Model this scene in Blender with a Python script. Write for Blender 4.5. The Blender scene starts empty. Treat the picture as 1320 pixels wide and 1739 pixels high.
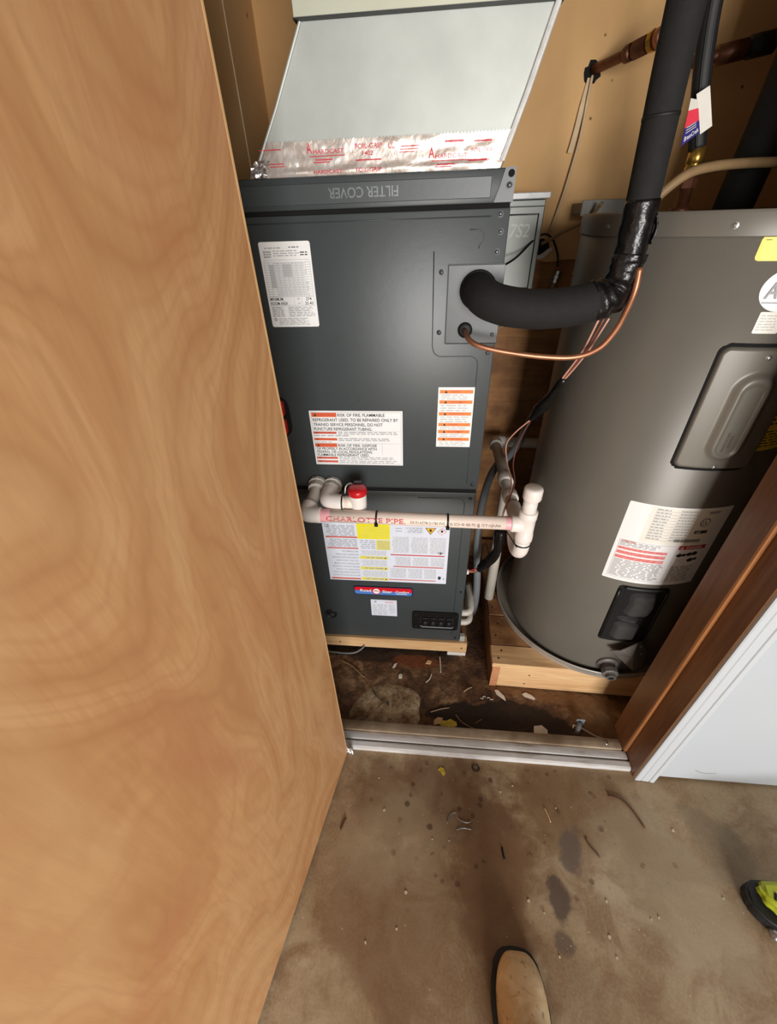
import bpy, bmesh, math, random
from mathutils import Vector, Matrix, noise as mnoise

random.seed(7)
scene = bpy.context.scene
COL = scene.collection

# ------------------------------------------------------------------ camera, world, light
cam_data = bpy.data.cameras.new('camera')
cam_data.sensor_fit = 'HORIZONTAL'
cam_data.sensor_width = 36.0
cam_data.lens = 18.709
cam_data.clip_start = 0.01
cam = bpy.data.objects.new('camera', cam_data)
COL.objects.link(cam)
cam.matrix_world = Matrix(((0.99578, -0.02762, 0.08747, 0.0),
                           (0.08699, 0.58667, -0.80514, 0.0),
                           (-0.02907, 0.80935, 0.58660, 1.45),
                           (0, 0, 0, 1)))
scene.camera = cam

world = bpy.data.worlds.new('world')
scene.world = world
world.use_nodes = True
bg = world.node_tree.nodes['Background']
bg.inputs[0].default_value = (0.86, 0.93, 1.0, 1)
bg.inputs[1].default_value = 0.22

# daylight entering by the open vehicle door of the garage, behind the photographer
ld = bpy.data.lights.new('garage_daylight', 'AREA')
ld.shape = 'RECTANGLE'; ld.size = 1.4; ld.size_y = 2.0
ld.energy = 175; ld.color = (1.0, 0.97, 0.93)
lo = bpy.data.objects.new('garage_daylight', ld); COL.objects.link(lo)
lo.location = (0.92, -3.4, 1.15)
lo.rotation_euler = (math.radians(90), 0, 0)

vs = scene.view_settings
vs.view_transform = 'Standard'; vs.look = 'None'; vs.gamma = 1.0
vs.exposure = 0.18
vs.use_curve_mapping = False

# ------------------------------------------------------------------ materials
def lin(c):
    return tuple(((x / 255) / 12.92 if x <= 10 else ((x / 255 + 0.055) / 1.055) ** 2.4) for x in c)

class NT:
    def __init__(s, name):
        s.m = bpy.data.materials.new(name); s.m.use_nodes = True
        s.t = s.m.node_tree; s.b = s.t.nodes['Principled BSDF']
    def n(s, typ, **kw):
        nd = s.t.nodes.new(typ)
        for k, v in kw.items():
            setattr(nd, k, v)
        return nd
    def l(s, a, b):
        s.t.links.new(a, b)
    def coords(s, scale=(1, 1, 1), which='Object', rot=(0, 0, 0)):
        tc = s.n('ShaderNodeTexCoord'); mp = s.n('ShaderNodeMapping')
        mp.inputs['Scale'].default_value = scale
        mp.inputs['Rotation'].default_value = rot
        s.l(tc.outputs[which], mp.inputs['Vector'])
        return mp.outputs[0]
    def noise(s, vec, scale, detail=4, rough=0.55, dist=0.0):
        nd = s.n('ShaderNodeTexNoise')
        nd.inputs['Scale'].default_value = scale; nd.inputs['Detail'].default_value = detail
        nd.inputs['Roughness'].default_value = rough; nd.inputs['Distortion'].default_value = dist
        s.l(vec, nd.inputs['Vector'])
        return nd.outputs[0]
    def ramp(s, fac, stops, interp='LINEAR'):
        r = s.n('ShaderNodeValToRGB'); r.color_ramp.interpolation = interp
        els = r.color_ramp.elements
        while len(els) < len(stops):
            els.new(0.5)
        for e, (p, c) in zip(els, stops):
            e.position = p
            e.color = (*c, 1) if len(c) == 3 else c
        s.l(fac, r.inputs[0])
        return r.outputs[0]
    def mix(s, fac, a, b, mode='MIX'):
        nd = s.n('ShaderNodeMix', data_type='RGBA', blend_type=mode)
        for sock, v in ((nd.inputs[0], fac), (nd.inputs[6], a), (nd.inputs[7], b)):
            if isinstance(v, (int, float)):
                sock.default_value = v
            elif isinstance(v, tuple):
                sock.default_value = (*v, 1) if len(v) == 3 else v
            else:
                s.l(v, sock)
        return nd.outputs[2]
    def math(s, op, a, b=None, clamp=False):
        nd = s.n('ShaderNodeMath', operation=op, use_clamp=clamp)
        for i, v in enumerate((a, b)):
            if v is None: continue
            if isinstance(v, (int, float)): nd.inputs[i].default_value = v
            else: s.l(v, nd.inputs[i])
        return nd.outputs[0]
    def bump(s, h, strength=0.2, dist=0.01):
        b = s.n('ShaderNodeBump'); b.inputs['Strength'].default_value = strength
        b.inputs['Distance'].default_value = dist
        s.l(h, b.inputs['Height']); s.l(b.outputs[0], s.b.inputs['Normal'])
    def base(s, c):
        if isinstance(c, tuple): s.b.inputs['Base Color'].default_value = (*c, 1)
        else: s.l(c, s.b.inputs['Base Color'])
    def blob(s, vec, cx, cy, rx, ry, soft=0.25, wob=None, rot=0.0):
        """mask of a roundish stain centred at cx, cy"""
        mp = s.n('ShaderNodeMapping', vector_type='TEXTURE')
        mp.inputs['Location'].default_value = (cx, cy, 0)
        mp.inputs['Rotation'].default_value = (0, 0, rot)
        mp.inputs['Scale'].default_value = (rx, ry, 1e6)
        s.l(vec, mp.inputs[0])
        ln = s.n('ShaderNodeVectorMath', operation='LENGTH'); s.l(mp.outputs[0], ln.inputs[0])
        d = ln.outputs['Value']
        if wob is not None:
            d = s.math('ADD', d, wob)
        mr = s.n('ShaderNodeMapRange', interpolation_type='SMOOTHSTEP')
        mr.inputs['From Min'].default_value = 1 - soft; mr.inputs['From Max'].default_value = 1 + soft
        mr.inputs['To Min'].default_value = 1; mr.inputs['To Max'].default_value = 0
        s.l(d, mr.inputs[0])
        return mr.outputs[0]

MAT = {}
def simple(name, srgb, rough=0.5, metal=0.0, var=0.08, scale=25, bump=0.0, bscale=None, coat=0.0, spec=None):
    t = NT(name)
    c = lin(srgb)
    v = t.coords()
    nz = t.noise(v, scale, 4)
    lo_ = tuple(x * (1 - var) for x in c); hi_ = tuple(min(1, x * (1 + var)) for x in c)
    t.base(t.ramp(nz, [(0.3, lo_), (0.7, hi_)]))
    t.b.inputs['Roughness'].default_value = rough
    t.b.inputs['Metallic'].default_value = metal
    if coat: t.b.inputs['Coat Weight'].default_value = coat
    if spec is not None: t.b.inputs['Specular IOR Level'].default_value = spec
    if bump:
        t.bump(t.noise(v, bscale or scale * 4, 3), bump, 0.004)
    MAT[name] = t.m
    return t.m

simple('cabinet_paint', (61, 67, 69), 0.38, 0.0, 0.05, 9, 0.03, 60)
simple('emboss_glint', (122, 128, 128), 0.3, 0.2, 0.3, 300)
simple('cabinet_dark', (40, 43, 44), 0.5, 0.0, 0.05)
simple('black_plastic', (17, 17, 18), 0.35, 0.0, 0.1)
simple('black_foam', (25, 25, 26), 0.85, 0.0, 0.12, 60, 0.15, 300)
simple('black_tape', (17, 17, 18), 0.28, 0.0, 0.2, 40, 0.6, 55)
simple('black_rubber', (24, 24, 25), 0.6, 0.0, 0.1)
simple('heater_paint', (110, 106, 98), 0.40, 0.08, 0.04, 6, 0.03, 12)
simple('valve_plastic', (104, 100, 96), 0.5, 0, 0.12, 30)
simple('cover_plate', (112, 108, 102), 0.4, 0.1, 0.08, 12)
simple('heater_paint_light', (112, 108, 99), 0.38, 0.1, 0.04, 6)
simple('pan_metal', (186, 182, 174), 0.4, 0.4, 0.1, 14)
simple('galvanized', (180, 185, 181), 0.48, 0.25, 0.10, 9, 0.12, 6)
simple('galvanized_bright', (226, 228, 228), 0.5, 0.2, 0.12, 60)
simple('collar_metal', (196, 198, 180), 0.5, 0.2, 0.05, 8)
simple('box_metal', (128, 131, 127), 0.42, 0.35, 0.06, 10)
simple('steel', (175, 176, 175), 0.3, 0.9, 0.1, 60)
simple('screw_dark', (48, 50, 51), 0.35, 0.5, 0.1)
simple('copper', (186, 128, 98), 0.38, 0.7, 0.2, 30)
simple('copper_old', (104, 66, 46), 0.45, 0.6, 0.35, 40)
simple('brass', (205, 165, 80), 0.28, 0.9, 0.15, 40)
simple('pvc', (246, 229, 216), 0.38, 0.0, 0.04, 14)
simple('pvc_fitting', (240, 232, 226), 0.35, 0.0, 0.03, 14)
simple('pvc_grey', (196, 190, 180), 0.4, 0.0, 0.08, 20)
simple('conduit_grey', (112, 116, 120), 0.5, 0.0, 0.05, 20)
simple('paper', (243, 243, 243), 0.5, 0.0, 0.02)
simple('paper_blue', (224, 230, 244), 0.5, 0.0, 0.02)
simple('paper_clear', (238, 234, 224), 0.4, 0.0, 0.02)
simple('ink', (44, 44, 46), 0.6, 0, 0.02)
simple('ink_grey', (162, 163, 168), 0.6, 0, 0.05)
simple('ink_pale', (196, 197, 200), 0.6, 0, 0.04)
simple('ink_orange', (235, 130, 45), 0.5, 0, 0.03)
simple('ink_vermilion', (222, 92, 42), 0.5, 0, 0.03)
simple('ink_red', (196, 45, 52), 0.5, 0, 0.05)
simple('ink_rust', (206, 92, 76), 0.5, 0, 0.05)
simple('ink_pink', (236, 150, 152), 0.5, 0, 0.05)
simple('ink_yellow', (240, 228, 20), 0.5, 0, 0.03)
simple('ink_straw', (226, 216, 110), 0.5, 0, 0.03)
simple('ink_amber', (245, 190, 40), 0.5, 0, 0.03)
simple('sticker_yellow', (240, 214, 50), 0.4, 0, 0.03)
simple('badge_red', (214, 28, 44), 0.25, 0, 0.03)
simple('badge_blue', (84, 130, 204), 0.25, 0, 0.03)
simple('badge_navy', (26, 32, 62), 0.3, 0, 0.03)
simple('red_plastic', (205, 28, 36), 0.3, 0, 0.05, 30)
simple('tag_blue', (50, 44, 122), 0.4, 0, 0.05)
simple('tag_red', (232, 62, 84), 0.4, 0, 0.05)
simple('tag_white', (228, 224, 214), 0.5, 0, 0.04)
simple('white_paint', (188, 195, 202), 0.45, 0, 0.015, 5, 0.04, 40)
simple('trim_paint', (196, 202, 208), 0.38, 0, 0.015, 8)
simple('ceiling_paint', (112, 104, 94), 0.9, 0, 0.02, 4)
simple('garage_paint', (96, 88, 80), 0.9, 0, 0.02, 4)
simple('wire_pink', (214, 162, 142), 0.45, 0, 0.1)
simple('wire_brown', (122, 70, 58), 0.45, 0, 0.1)
simple('cable_tan', (150, 122, 86), 0.55, 0, 0.12, 30)
simple('cable_white', (206, 182, 146), 0.55, 0, 0.1, 30)
simple('lime_plastic', (168, 178, 40), 0.4, 0, 0.06, 20)
simple('foam_grey', (54, 54, 53), 0.9, 0, 0.15, 40, 0.5, 60)
simple('leaf_yellow', (206, 184, 60), 0.6, 0, 0.25, 60)
simple('chip_wood', (214, 178, 132), 0.7, 0, 0.15, 60)
simple('scrap_white', (226, 222, 214), 0.6, 0, 0.06, 30)
simple('twig_brown', (92, 58, 38), 0.8, 0, 0.2, 60)
simple('flake_cream', (206, 192, 166), 0.7, 0, 0.1, 60)
simple('hole_black', (7, 6, 6), 0.9, 0, 0.02)
simple('letter_red', (206, 62, 74), 0.4, 0, 0.05)
simple('letter_grey', (150, 136, 128), 0.5, 0, 0.05)
simple('primer_pink', (240, 176, 182), 0.4, 0, 0.05)
simple('foil_crumple', (222, 220, 220), 0.22, 0.9, 0.1, 60, 0.6, 40)
simple('outsole', (36, 33, 31), 0.7, 0, 0.15, 40, 0.2, 120)

def wood(name, light, dark, axis='X', fine=60, rough=0.6, knots=False, contrast=1.0, stain=None):
    t = NT(name)
    sc = {'X': (1.2, 14, 14), 'Y': (14, 1.2, 14), 'Z': (14, 14, 1.2)}[axis]
    v = t.coords(sc)
    a = t.noise(v, 2.2, 6, 0.6, 1.2)
    b = t.noise(v, fine / 6, 3, 0.5)
    f = t.math('ADD', t.math('MULTIPLY', a, 0.7), t.math('MULTIPLY', b, 0.3))
    c = t.ramp(f, [(0.5 - 0.2 / contrast, lin(dark)), (0.5 + 0.15 / contrast, lin(light))])
    if stain:
        sv = t.noise(t.coords(), 6, 4, 0.6)
        c = t.mix(t.ramp(sv, [(0.42, (0, 0, 0)), (0.66, (1, 1, 1))]), c, lin(stain))
    t.base(c); t.b.inputs['Roughness'].default_value = rough
    t.bump(f, 0.08, 0.004)
    MAT[name] = t.m

wood('jamb_wood', (140, 99, 66), (108, 72, 46), 'Z', rough=0.42)
wood('lit_stop_wood', (186, 126, 76), (140, 88, 50), 'Z', rough=0.45)
wood('pine', (232, 196, 148), (196, 148, 98), 'X', rough=0.6)
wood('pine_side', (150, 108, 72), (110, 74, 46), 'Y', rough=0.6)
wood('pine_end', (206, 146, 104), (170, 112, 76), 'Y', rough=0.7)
wood('plank', (182, 136, 88), (132, 88, 52), 'X', rough=0.65, stain=(110, 70, 40))
wood('sill_wood', (176, 160, 138), (124, 104, 82), 'X', rough=0.7, stain=(110, 88, 66))
wood('wall_ply', (190, 138, 84), (146, 98, 54), 'X', rough=0.7, stain=(120, 78, 44))

def mk_sill_metal():
    t = NT('sill_metal')
    v = t.coords((3, 20, 20))
    a = t.noise(v, 2.5, 5, 0.65)
    w = t.noise(t.coords((1, 1, 1)), 1.4, 2, 0.5)
    f = t.math('ADD', t.math('MULTIPLY', a, 0.6), t.math('MULTIPLY', w, 0.5))
    t.base(t.ramp(f, [(0.36, lin((132, 116, 98))), (0.5, lin((206, 204, 202))), (0.7, lin((236, 238, 242)))]))
    t.b.inputs['Roughness'].default_value = 0.35; t.b.inputs['Metallic'].default_value = 0.15
    MAT['sill_metal'] = t.m
mk_sill_metal()

def mk_door_ply():
    t = NT('door_plywood')
    # flowing rotary-cut veneer: growth bands bent by a slow noise, tall in the middle of the sheet
    v = t.coords((1, 1, 0.55))
    slow = t.noise(v, 1.9, 1.5, 0.4, 0.9)
    mid = t.noise(v, 6.0, 3, 0.5, 0.6)
    sep = t.n('ShaderNodeSeparateXYZ'); t.l(v, sep.inputs[0])
    h = t.math('ADD', t.math('MULTIPLY', slow, 6.0), t.math('ADD', t.math('MULTIPLY', sep.outputs[1], 1.6), t.math('MULTIPLY', mid, 0.7)))
    saw = t.math('FRACT', t.math('MULTIPLY', h, 2.2))
    tri = t.math('ABSOLUTE', t.math('SUBTRACT', saw, 0.5))
    h2 = t.math('FRACT', t.math('MULTIPLY', h, 9.0))
    tri2 = t.math('ABSOLUTE', t.math('SUBTRACT', h2, 0.5))
    fine = t.noise(t.coords((30, 30, 3.0)), 4.0, 5, 0.6, 0.4)
    broad = t.noise(t.coords((1, 1, 0.7)), 3.2, 4, 0.55, 0.8)
    c = t.ramp(tri, [(0.0, lin((212, 165, 117))), (0.25, lin((205, 156, 107))), (0.5, lin((194, 143, 96)))])
    c = t.mix(t.ramp(tri2, [(0.04, (0.3, 0.3, 0.3)), (0.26, (0, 0, 0))]), c, lin((182, 128, 84)))
    c = t.mix(t.ramp(fine, [(0.35, (0.4, 0.4, 0.4)), (0.6, (0, 0, 0))]), c, lin((186, 134, 88)))
    c = t.mix(t.ramp(broad, [(0.52, (0, 0, 0)), (0.72, (0.6, 0.6, 0.6))]), c, lin((186, 122, 84)))
    c = t.mix(t.ramp(broad, [(0.28, (0.6, 0.6, 0.6)), (0.46, (0, 0, 0))]), c, lin((214, 174, 126)))
    t.base(c)
    t.b.inputs['Roughness'].default_value = 0.5
    t.bump(fine, 0.05, 0.003)
    MAT['door_plywood'] = t.m
mk_door_ply()
simple('door_edge', (226, 186, 132), 0.6, 0, 0.08, 40)

def mk_drywall():
    t = NT('drywall')
    v = t.coords()
    a = t.noise(v, 3.0, 5, 0.6)
    c = t.ramp(a, [(0.3, lin((206, 162, 108))), (0.7, lin((224, 182, 128)))])
    vo = t.n('ShaderNodeTexVoronoi'); vo.inputs['Scale'].default_value = 16
    t.l(v, vo.inputs['Vector'])
    sp = t.ramp(vo.outputs['Distance'], [(0.06, (1, 1, 1)), (0.085, (0, 0, 0))])
    pick = t.ramp(t.noise(v, 5, 2), [(0.53, (0, 0, 0)), (0.56, (1, 1, 1))])
    c = t.mix(t.mix(1.0, sp, pick, 'MULTIPLY'), c, lin((120, 84, 52)))
    t.base(c); t.b.inputs['Roughness'].default_value = 0.85
    t.bump(t.noise(v, 40, 3), 0.08, 0.004)
    MAT['drywall'] = t.m
mk_drywall()

def mk_concrete():
    t = NT('concrete')
    v = t.coords()
    big = t.noise(v, 2.2, 6, 0.62, 0.4)
    med = t.noise(v, 9, 6, 0.65, 0.8)
    fin = t.noise(v, 160, 4, 0.6)
    c = t.ramp(big, [(0.32, lin((128, 104, 76))), (0.48, lin((164, 142, 110))), (0.66, lin((194, 178, 150)))])
    c = t.mix(t.ramp(med, [(0.40, (0.75, 0.75, 0.75)), (0.56, (0, 0, 0))]), c, lin((132, 100, 68)))
    c = t.mix(0.16, c, t.ramp(fin, [(0.3, lin((96, 74, 52))), (0.7, lin((206, 186, 156)))]))
    wob = t.math('MULTIPLY', t.math('SUBTRACT', t.noise(v, 22, 5, 0.65), 0.5), 2.2)
    wob2 = t.math('MULTIPLY', t.math('SUBTRACT', t.noise(v, 6, 5, 0.65), 0.5), 3.0)
    # worn brown path and pale scuffs
    for (cx, cy, rx, ry, col, st, rot, w) in (
            (0.22, 0.36, 0.11, 0.24, (116, 84, 54), 0.75, 0.1, wob2),
            (0.05, 0.50, 0.30, 0.10, (108, 80, 54), 0.6, 0.0, wob2),
            (-0.05, 0.20, 0.20, 0.14, (120, 92, 64), 0.55, 0.5, wob2),
            (0.45, 0.50, 0.16, 0.09, (124, 92, 60), 0.55, -0.3, wob2),
            (0.66, 0.38, 0.14, 0.20, (172, 156, 130), 0.5, 0.5, wob2),
            (-0.06, 0.40, 0.16, 0.10, (162, 146, 118), 0.5, 0.3, wob2),
            (0.436, 0.40, 0.030, 0.055, (104, 92, 84), 0.8, -0.25, wob),
            (0.378, 0.295, 0.026, 0.044, (84, 68, 60), 0.85, 0.1, wob),
            (0.372, 0.215, 0.020, 0.024, (98, 80, 68), 0.8, 0.4, wob),
            (0.85, 0.43, 0.06, 0.12, (112, 98, 78), 0.5, 0.6, wob2)):
        m = t.blob(v, cx, cy, rx, ry, 0.3, w, rot)
        c = t.mix(t.math('MULTIPLY', m, st), c, lin(col))
    # oil spots near the sill
    vo = t.n('ShaderNodeTexVoronoi'); vo.inputs['Scale'].default_value = 26
    t.l(v, vo.inputs['Vector'])
    spot = t.ramp(vo.outputs['Distance'], [(0.16, (1, 1, 1)), (0.25, (0, 0, 0))])
    pick = t.ramp(t.noise(v, 14, 2), [(0.49, (0, 0, 0)), (0.55, (1, 1, 1))])
    zone = t.blob(v, 0.25, 0.46, 0.40, 0.20, 0.35, wob)
    m = t.math('MULTIPLY', t.math('MULTIPLY', spot, pick), zone)
    c = t.mix(t.math('MULTIPLY', m, 0.75), c, lin((72, 50, 34)))
    # pale flecks
    vo2 = t.n('ShaderNodeTexVoronoi'); vo2.inputs['Scale'].default_value = 70
    t.l(v, vo2.inputs['Vector'])
    fl = t.ramp(vo2.outputs['Distance'], [(0.09, (1, 1, 1)), (0.14, (0, 0, 0))])
    pk = t.ramp(t.noise(v, 31, 2), [(0.60, (0, 0, 0)), (0.64, (1, 1, 1))])
    c = t.mix(t.math('MULTIPLY', t.math('MULTIPLY', fl, pk), 0.7), c, lin((214, 200, 176)))
    t.base(c)
    t.b.inputs['Roughness'].default_value = 0.62
    t.bump(t.math('ADD', t.math('MULTIPLY', fin, 0.25), med), 0.08, 0.004)
    MAT['concrete'] = t.m
mk_concrete()

def mk_closet_floor():
    t = NT('closet_floor')
    v = t.coords()
    big = t.noise(v, 7, 6, 0.68, 0.5)
    med = t.noise(v, 34, 6, 0.7, 0.3)
    c = t.ramp(big, [(0.32, lin((66, 42, 26))), (0.5, lin((116, 82, 54))), (0.66, lin((172, 138, 102)))])
    c = t.mix(t.ramp(med, [(0.38, (0.7, 0.7, 0.7)), (0.58, (0, 0, 0))]), c, lin((50, 32, 20)))
    wob = t.math('MULTIPLY', t.math('SUBTRACT', t.noise(v, 16, 4, 0.6), 0.5), 1.0)
    for (cx, cy, rx, ry, col, st, rot) in (
            (-0.10, 1.02, 0.28, 0.07, (38, 24, 16), 0.85, 0.0),
            (-0.02, 0.97, 0.10, 0.03, (126, 66, 30), 0.7, 0.0),
            (0.20, 0.755, 0.16, 0.055, (34, 20, 12), 0.95, 0.0),
            (0.36, 0.770, 0.16, 0.055, (36, 22, 13), 0.95, -0.1),
            (0.45, 0.74, 0.09, 0.055, (38, 22, 13), 0.9, -0.2),
            (0.50, 0.86, 0.30, 0.03, (128, 92, 58), 0.7, -0.12),
            (0.62, 0.77, 0.08, 0.08, (128, 96, 62), 0.6, 0.0)):
        m = t.blob(v, cx, cy, rx, ry, 0.10, wob, rot)
        c = t.mix(t.math('MULTIPLY', m, st), c, lin(col))
    t.base(c); t.b.inputs['Roughness'].default_value = 0.75
    t.bump(t.math('ADD', med, big), 0.9, 0.010)
    MAT['closet_floor'] = t.m
mk_closet_floor()

def mk_lump():
    t = NT('concrete_lump')
    v = t.coords()
    a = t.noise(v, 14, 6, 0.7, 0.6); b = t.noise(v, 60, 5, 0.7)
    c = t.ramp(a, [(0.36, lin((112, 84, 56))), (0.5, lin((168, 144, 112))), (0.66, lin((202, 182, 150)))])
    c = t.mix(t.ramp(b, [(0.36, (0.8, 0.8, 0.8)), (0.5, (0, 0, 0))]), c, lin((104, 78, 52)))
    t.base(c); t.b.inputs['Roughness'].default_value = 0.9
    t.bump(t.math('ADD', a, b), 0.6, 0.008)
    MAT['concrete_lump'] = t.m
mk_lump()

def mk_foil():
    t = NT('foil_tape')
    v = t.coords()
    a = t.noise(v, 30, 4, 0.6, 1.5)
    t.base(t.ramp(a, [(0.3, lin((206, 188, 178))), (0.55, lin((226, 216, 208))), (0.75, lin((238, 236, 234)))]))
    t.b.inputs['Roughness'].default_value = 0.3; t.b.inputs['Metallic'].default_value = 0.55
    t.bump(t.noise(v, 40, 3, 0.5, 1.0), 0.22, 0.005)
    MAT['foil_tape'] = t.m
mk_foil()

def mk_leather():
    t = NT('boot_leather')
    v = t.coords()
    a = t.noise(v, 16, 5, 0.6, 0.5); b = t.noise(v, 55, 4, 0.6)
    c = t.ramp(a, [(0.3, lin((186, 150, 104))), (0.55, lin((220, 190, 146))), (0.75, lin((236, 214, 176)))])
    c = t.mix(t.ramp(b, [(0.30, (0.7, 0.7, 0.7)), (0.42, (0, 0, 0))]), c, lin((110, 78, 44)))
    t.base(c); t.b.inputs['Roughness'].default_value = 0.6
    t.bump(b, 0.3, 0.004)
    MAT['boot_leather'] = t.m
mk_leather()

# ------------------------------------------------------------------ object helpers
ROOT = {}
def tag(o, label=None, cat=None, group=None, kind=None):
    if label: o['label'] = label
    if cat: o['category'] = cat
    if group: o['group'] = group
    if kind: o['kind'] = kind
    return o

def thing(name, label, cat, loc, group=None):
    o = bpy.data.objects.new(name, None); COL.objects.link(o)
    o.empty_display_size = 0.05
    o.location = loc
    ROOT[o.name] = Vector(loc)
    return tag(o, label, cat, group)

def mo(name, verts, faces, mat, parent=None, smooth=False, label=None):
    """link vertices given in room coordinates as one mesh object"""
    me = bpy.data.meshes.new(name)
    vv = [Vector(p) for p in verts]
    off = Vector((0, 0, 0))
    if parent is None and vv:
        xs = [p.x for p in vv]; ys = [p.y for p in vv]; zs = [p.z for p in vv]
        off = Vector(((min(xs) + max(xs)) / 2, (min(ys) + max(ys)) / 2, min(zs)))
    elif parent.name in ROOT:
        off = ROOT[parent.name]
    me.from_pydata([p - off for p in vv], [], faces)
    me.update()
    if mat: me.materials.append(MAT[mat])
    if smooth:
        for p in me.polygons: p.use_smooth = True
    o = bpy.data.objects.new(name, me); COL.objects.link(o)
    if parent is None:
        o.location = off
    else:
        o.parent = parent
        if parent.name not in ROOT and parent.parent is not None:
            # sub-part: shares the frame of its part
            base = ROOT.get(parent.parent.name, Vector((0, 0, 0)))
            me.transform(Matrix.Translation(-base))
        elif parent.name not in ROOT:
            me.transform(Matrix.Translation(-parent.location))
    if label: o['label'] = label
    if name in ('lettering', 'printed_patch'): o['kind'] = 'stuff'
    return o

def join(*geos):
    V, F = [], []
    for v, f in geos:
        k = len(V); V += list(v); F += [tuple(i + k for i in q) for q in f]
    return V, F

def bm_geo(bm):
    bm.verts.ensure_lookup_table()
    V = [v.co.copy() for v in bm.verts]
    F = [tuple(v.index for v in f.verts) for f in bm.faces]
    bm.free()
    return V, F

def box(x0, x1, y0, y1, z0, z1, bev=0.0, seg=1):
    bm = bmesh.new()
    bmesh.ops.create_cube(bm, size=1)
    for v in bm.verts:
        v.co = Vector((x0 if v.co.x < 0 else x1, y0 if v.co.y < 0 else y1, z0 if v.co.z < 0 else z1))
    if bev:
        bmesh.ops.bevel(bm, geom=bm.edges[:], offset=bev, segments=seg, affect='EDGES', profile=0.5)
    bm.verts.index_update()
    return bm_geo(bm)

def prism(poly, axis, a, b):
    """extrude a polygon (list of 2D points) along axis between a and b"""
    n = len(poly)
    def P(p, t):
        if axis == 'X': return (t, p[0], p[1])
        if axis == 'Y': return (p[0], t, p[1])
        return (p[0], p[1], t)
    V = [P(p, a) for p in poly] + [P(p, b) for p in poly]
    F = [tuple(range(n))[::-1], tuple(range(n, 2 * n))]
    F += [(i, (i + 1) % n, n + (i + 1) % n, n + i) for i in range(n)]
    bm = bmesh.new()
    vs_ = [bm.verts.new(v) for v in V]
    for f in F: bm.faces.new([vs_[i] for i in f])
    bmesh.ops.recalc_face_normals(bm, faces=bm.faces[:])
    bm.verts.index_update()
    return bm_geo(bm)

def smooth_path(pts, n=8):
    P = [Vector(p) for p in pts]
    if len(P) < 3: return P
    out = []
    for i in range(len(P) - 1):
        p0 = P[i - 1] if i else P[0] * 2 - P[1]
        p1, p2 = P[i], P[i + 1]
        p3 = P[i + 2] if i + 2 < len(P) else P[-1] * 2 - P[-2]
        for k in range(n):
            t = k / n
            out.append(0.5 * ((2 * p1) + (p2 - p0) * t + (2 * p0 - 5 * p1 + 4 * p2 - p3) * t * t + (3 * p1 - p0 - 3 * p2 + p3) * t ** 3))
    out.append(P[-1])
    return out

def tube(path, r, seg=16, cap=True, lump=0.0, seed=0, flat=1.0):
    P = [Vector(p) for p in path]
    n = len(P)
    rr = r if isinstance(r, (list, tuple)) else [r] * n
    V, F = [], []
    t0 = (P[1] - P[0]).normalized()
    up = Vector((0, 0, 1)) if abs(t0.z) < 0.9 else Vector((1, 0, 0))
    u = t0.cross(up).normalized(); prev = t0
    for i, p in enumerate(P):
        t = (P[min(i + 1, n - 1)] - P[max(i - 1, 0)]).normalized()
        q = prev.rotation_difference(t)
        u = (q @ u); u = (u - t * u.dot(t)).normalized(); w = t.cross(u)
        prev = t
        for k in range(seg):
            a = 2 * math.pi * k / seg
            rad = rr[i]
            if lump:
                rad *= 1 + lump * mnoise.noise(Vector((math.cos(a) * 1.6 + seed, math.sin(a) * 1.6, i * 0.35 + seed)))
            V.append(p + u * math.cos(a) * rad + w * math.sin(a) * rad * flat)
    for i in range(n - 1):
        for k in range(seg):
            a, b = i * seg + k, i * seg + (k + 1) % seg
            F.append((a, b, b + seg, a + seg))
    if cap:
        F.append(tuple(range(seg))[::-1]); F.append(tuple(range((n - 1) * seg, n * seg)))
    return V, F

def lathe(profile, origin, axis, seg=24, cap=True):
    """profile: list of (distance along axis, radius)"""
    ax = Vector(axis).normalized(); o = Vector(origin)
    up = Vector((0, 0, 1)) if abs(ax.z) < 0.9 else Vector((1, 0, 0))
    u = ax.cross(up).normalized(); w = ax.cross(u)
    V, F = [], []
    for h, r in profile:
        for k in range(seg):
            a = 2 * math.pi * k / seg
            V.append(o + ax * h + (u * math.cos(a) + w * math.sin(a)) * r)
    for i in range(len(profile) - 1):
        for k in range(seg):
            a, b = i * seg + k, i * seg + (k + 1) % seg
            F.append((a, a + seg, b + seg, b))
    if cap:
        F.append(tuple(range(seg))); F.append(tuple(range((len(profile) - 1) * seg, len(profile) * seg))[::-1])
    return V, F

def rrect(x0, x1, z0, z1, r, n=5):
    pts = []
    for cx, cz, a0 in ((x1 - r, z1 - r, 0), (x0 + r, z1 - r, 90), (x0 + r, z0 + r, 180), (x1 - r, z0 + r, 270)):
        for k in range(n + 1):
            a = math.radians(a0 + 90 * k / n)
            pts.append((cx + r * math.cos(a), cz + r * math.sin(a)))
    return pts

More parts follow.
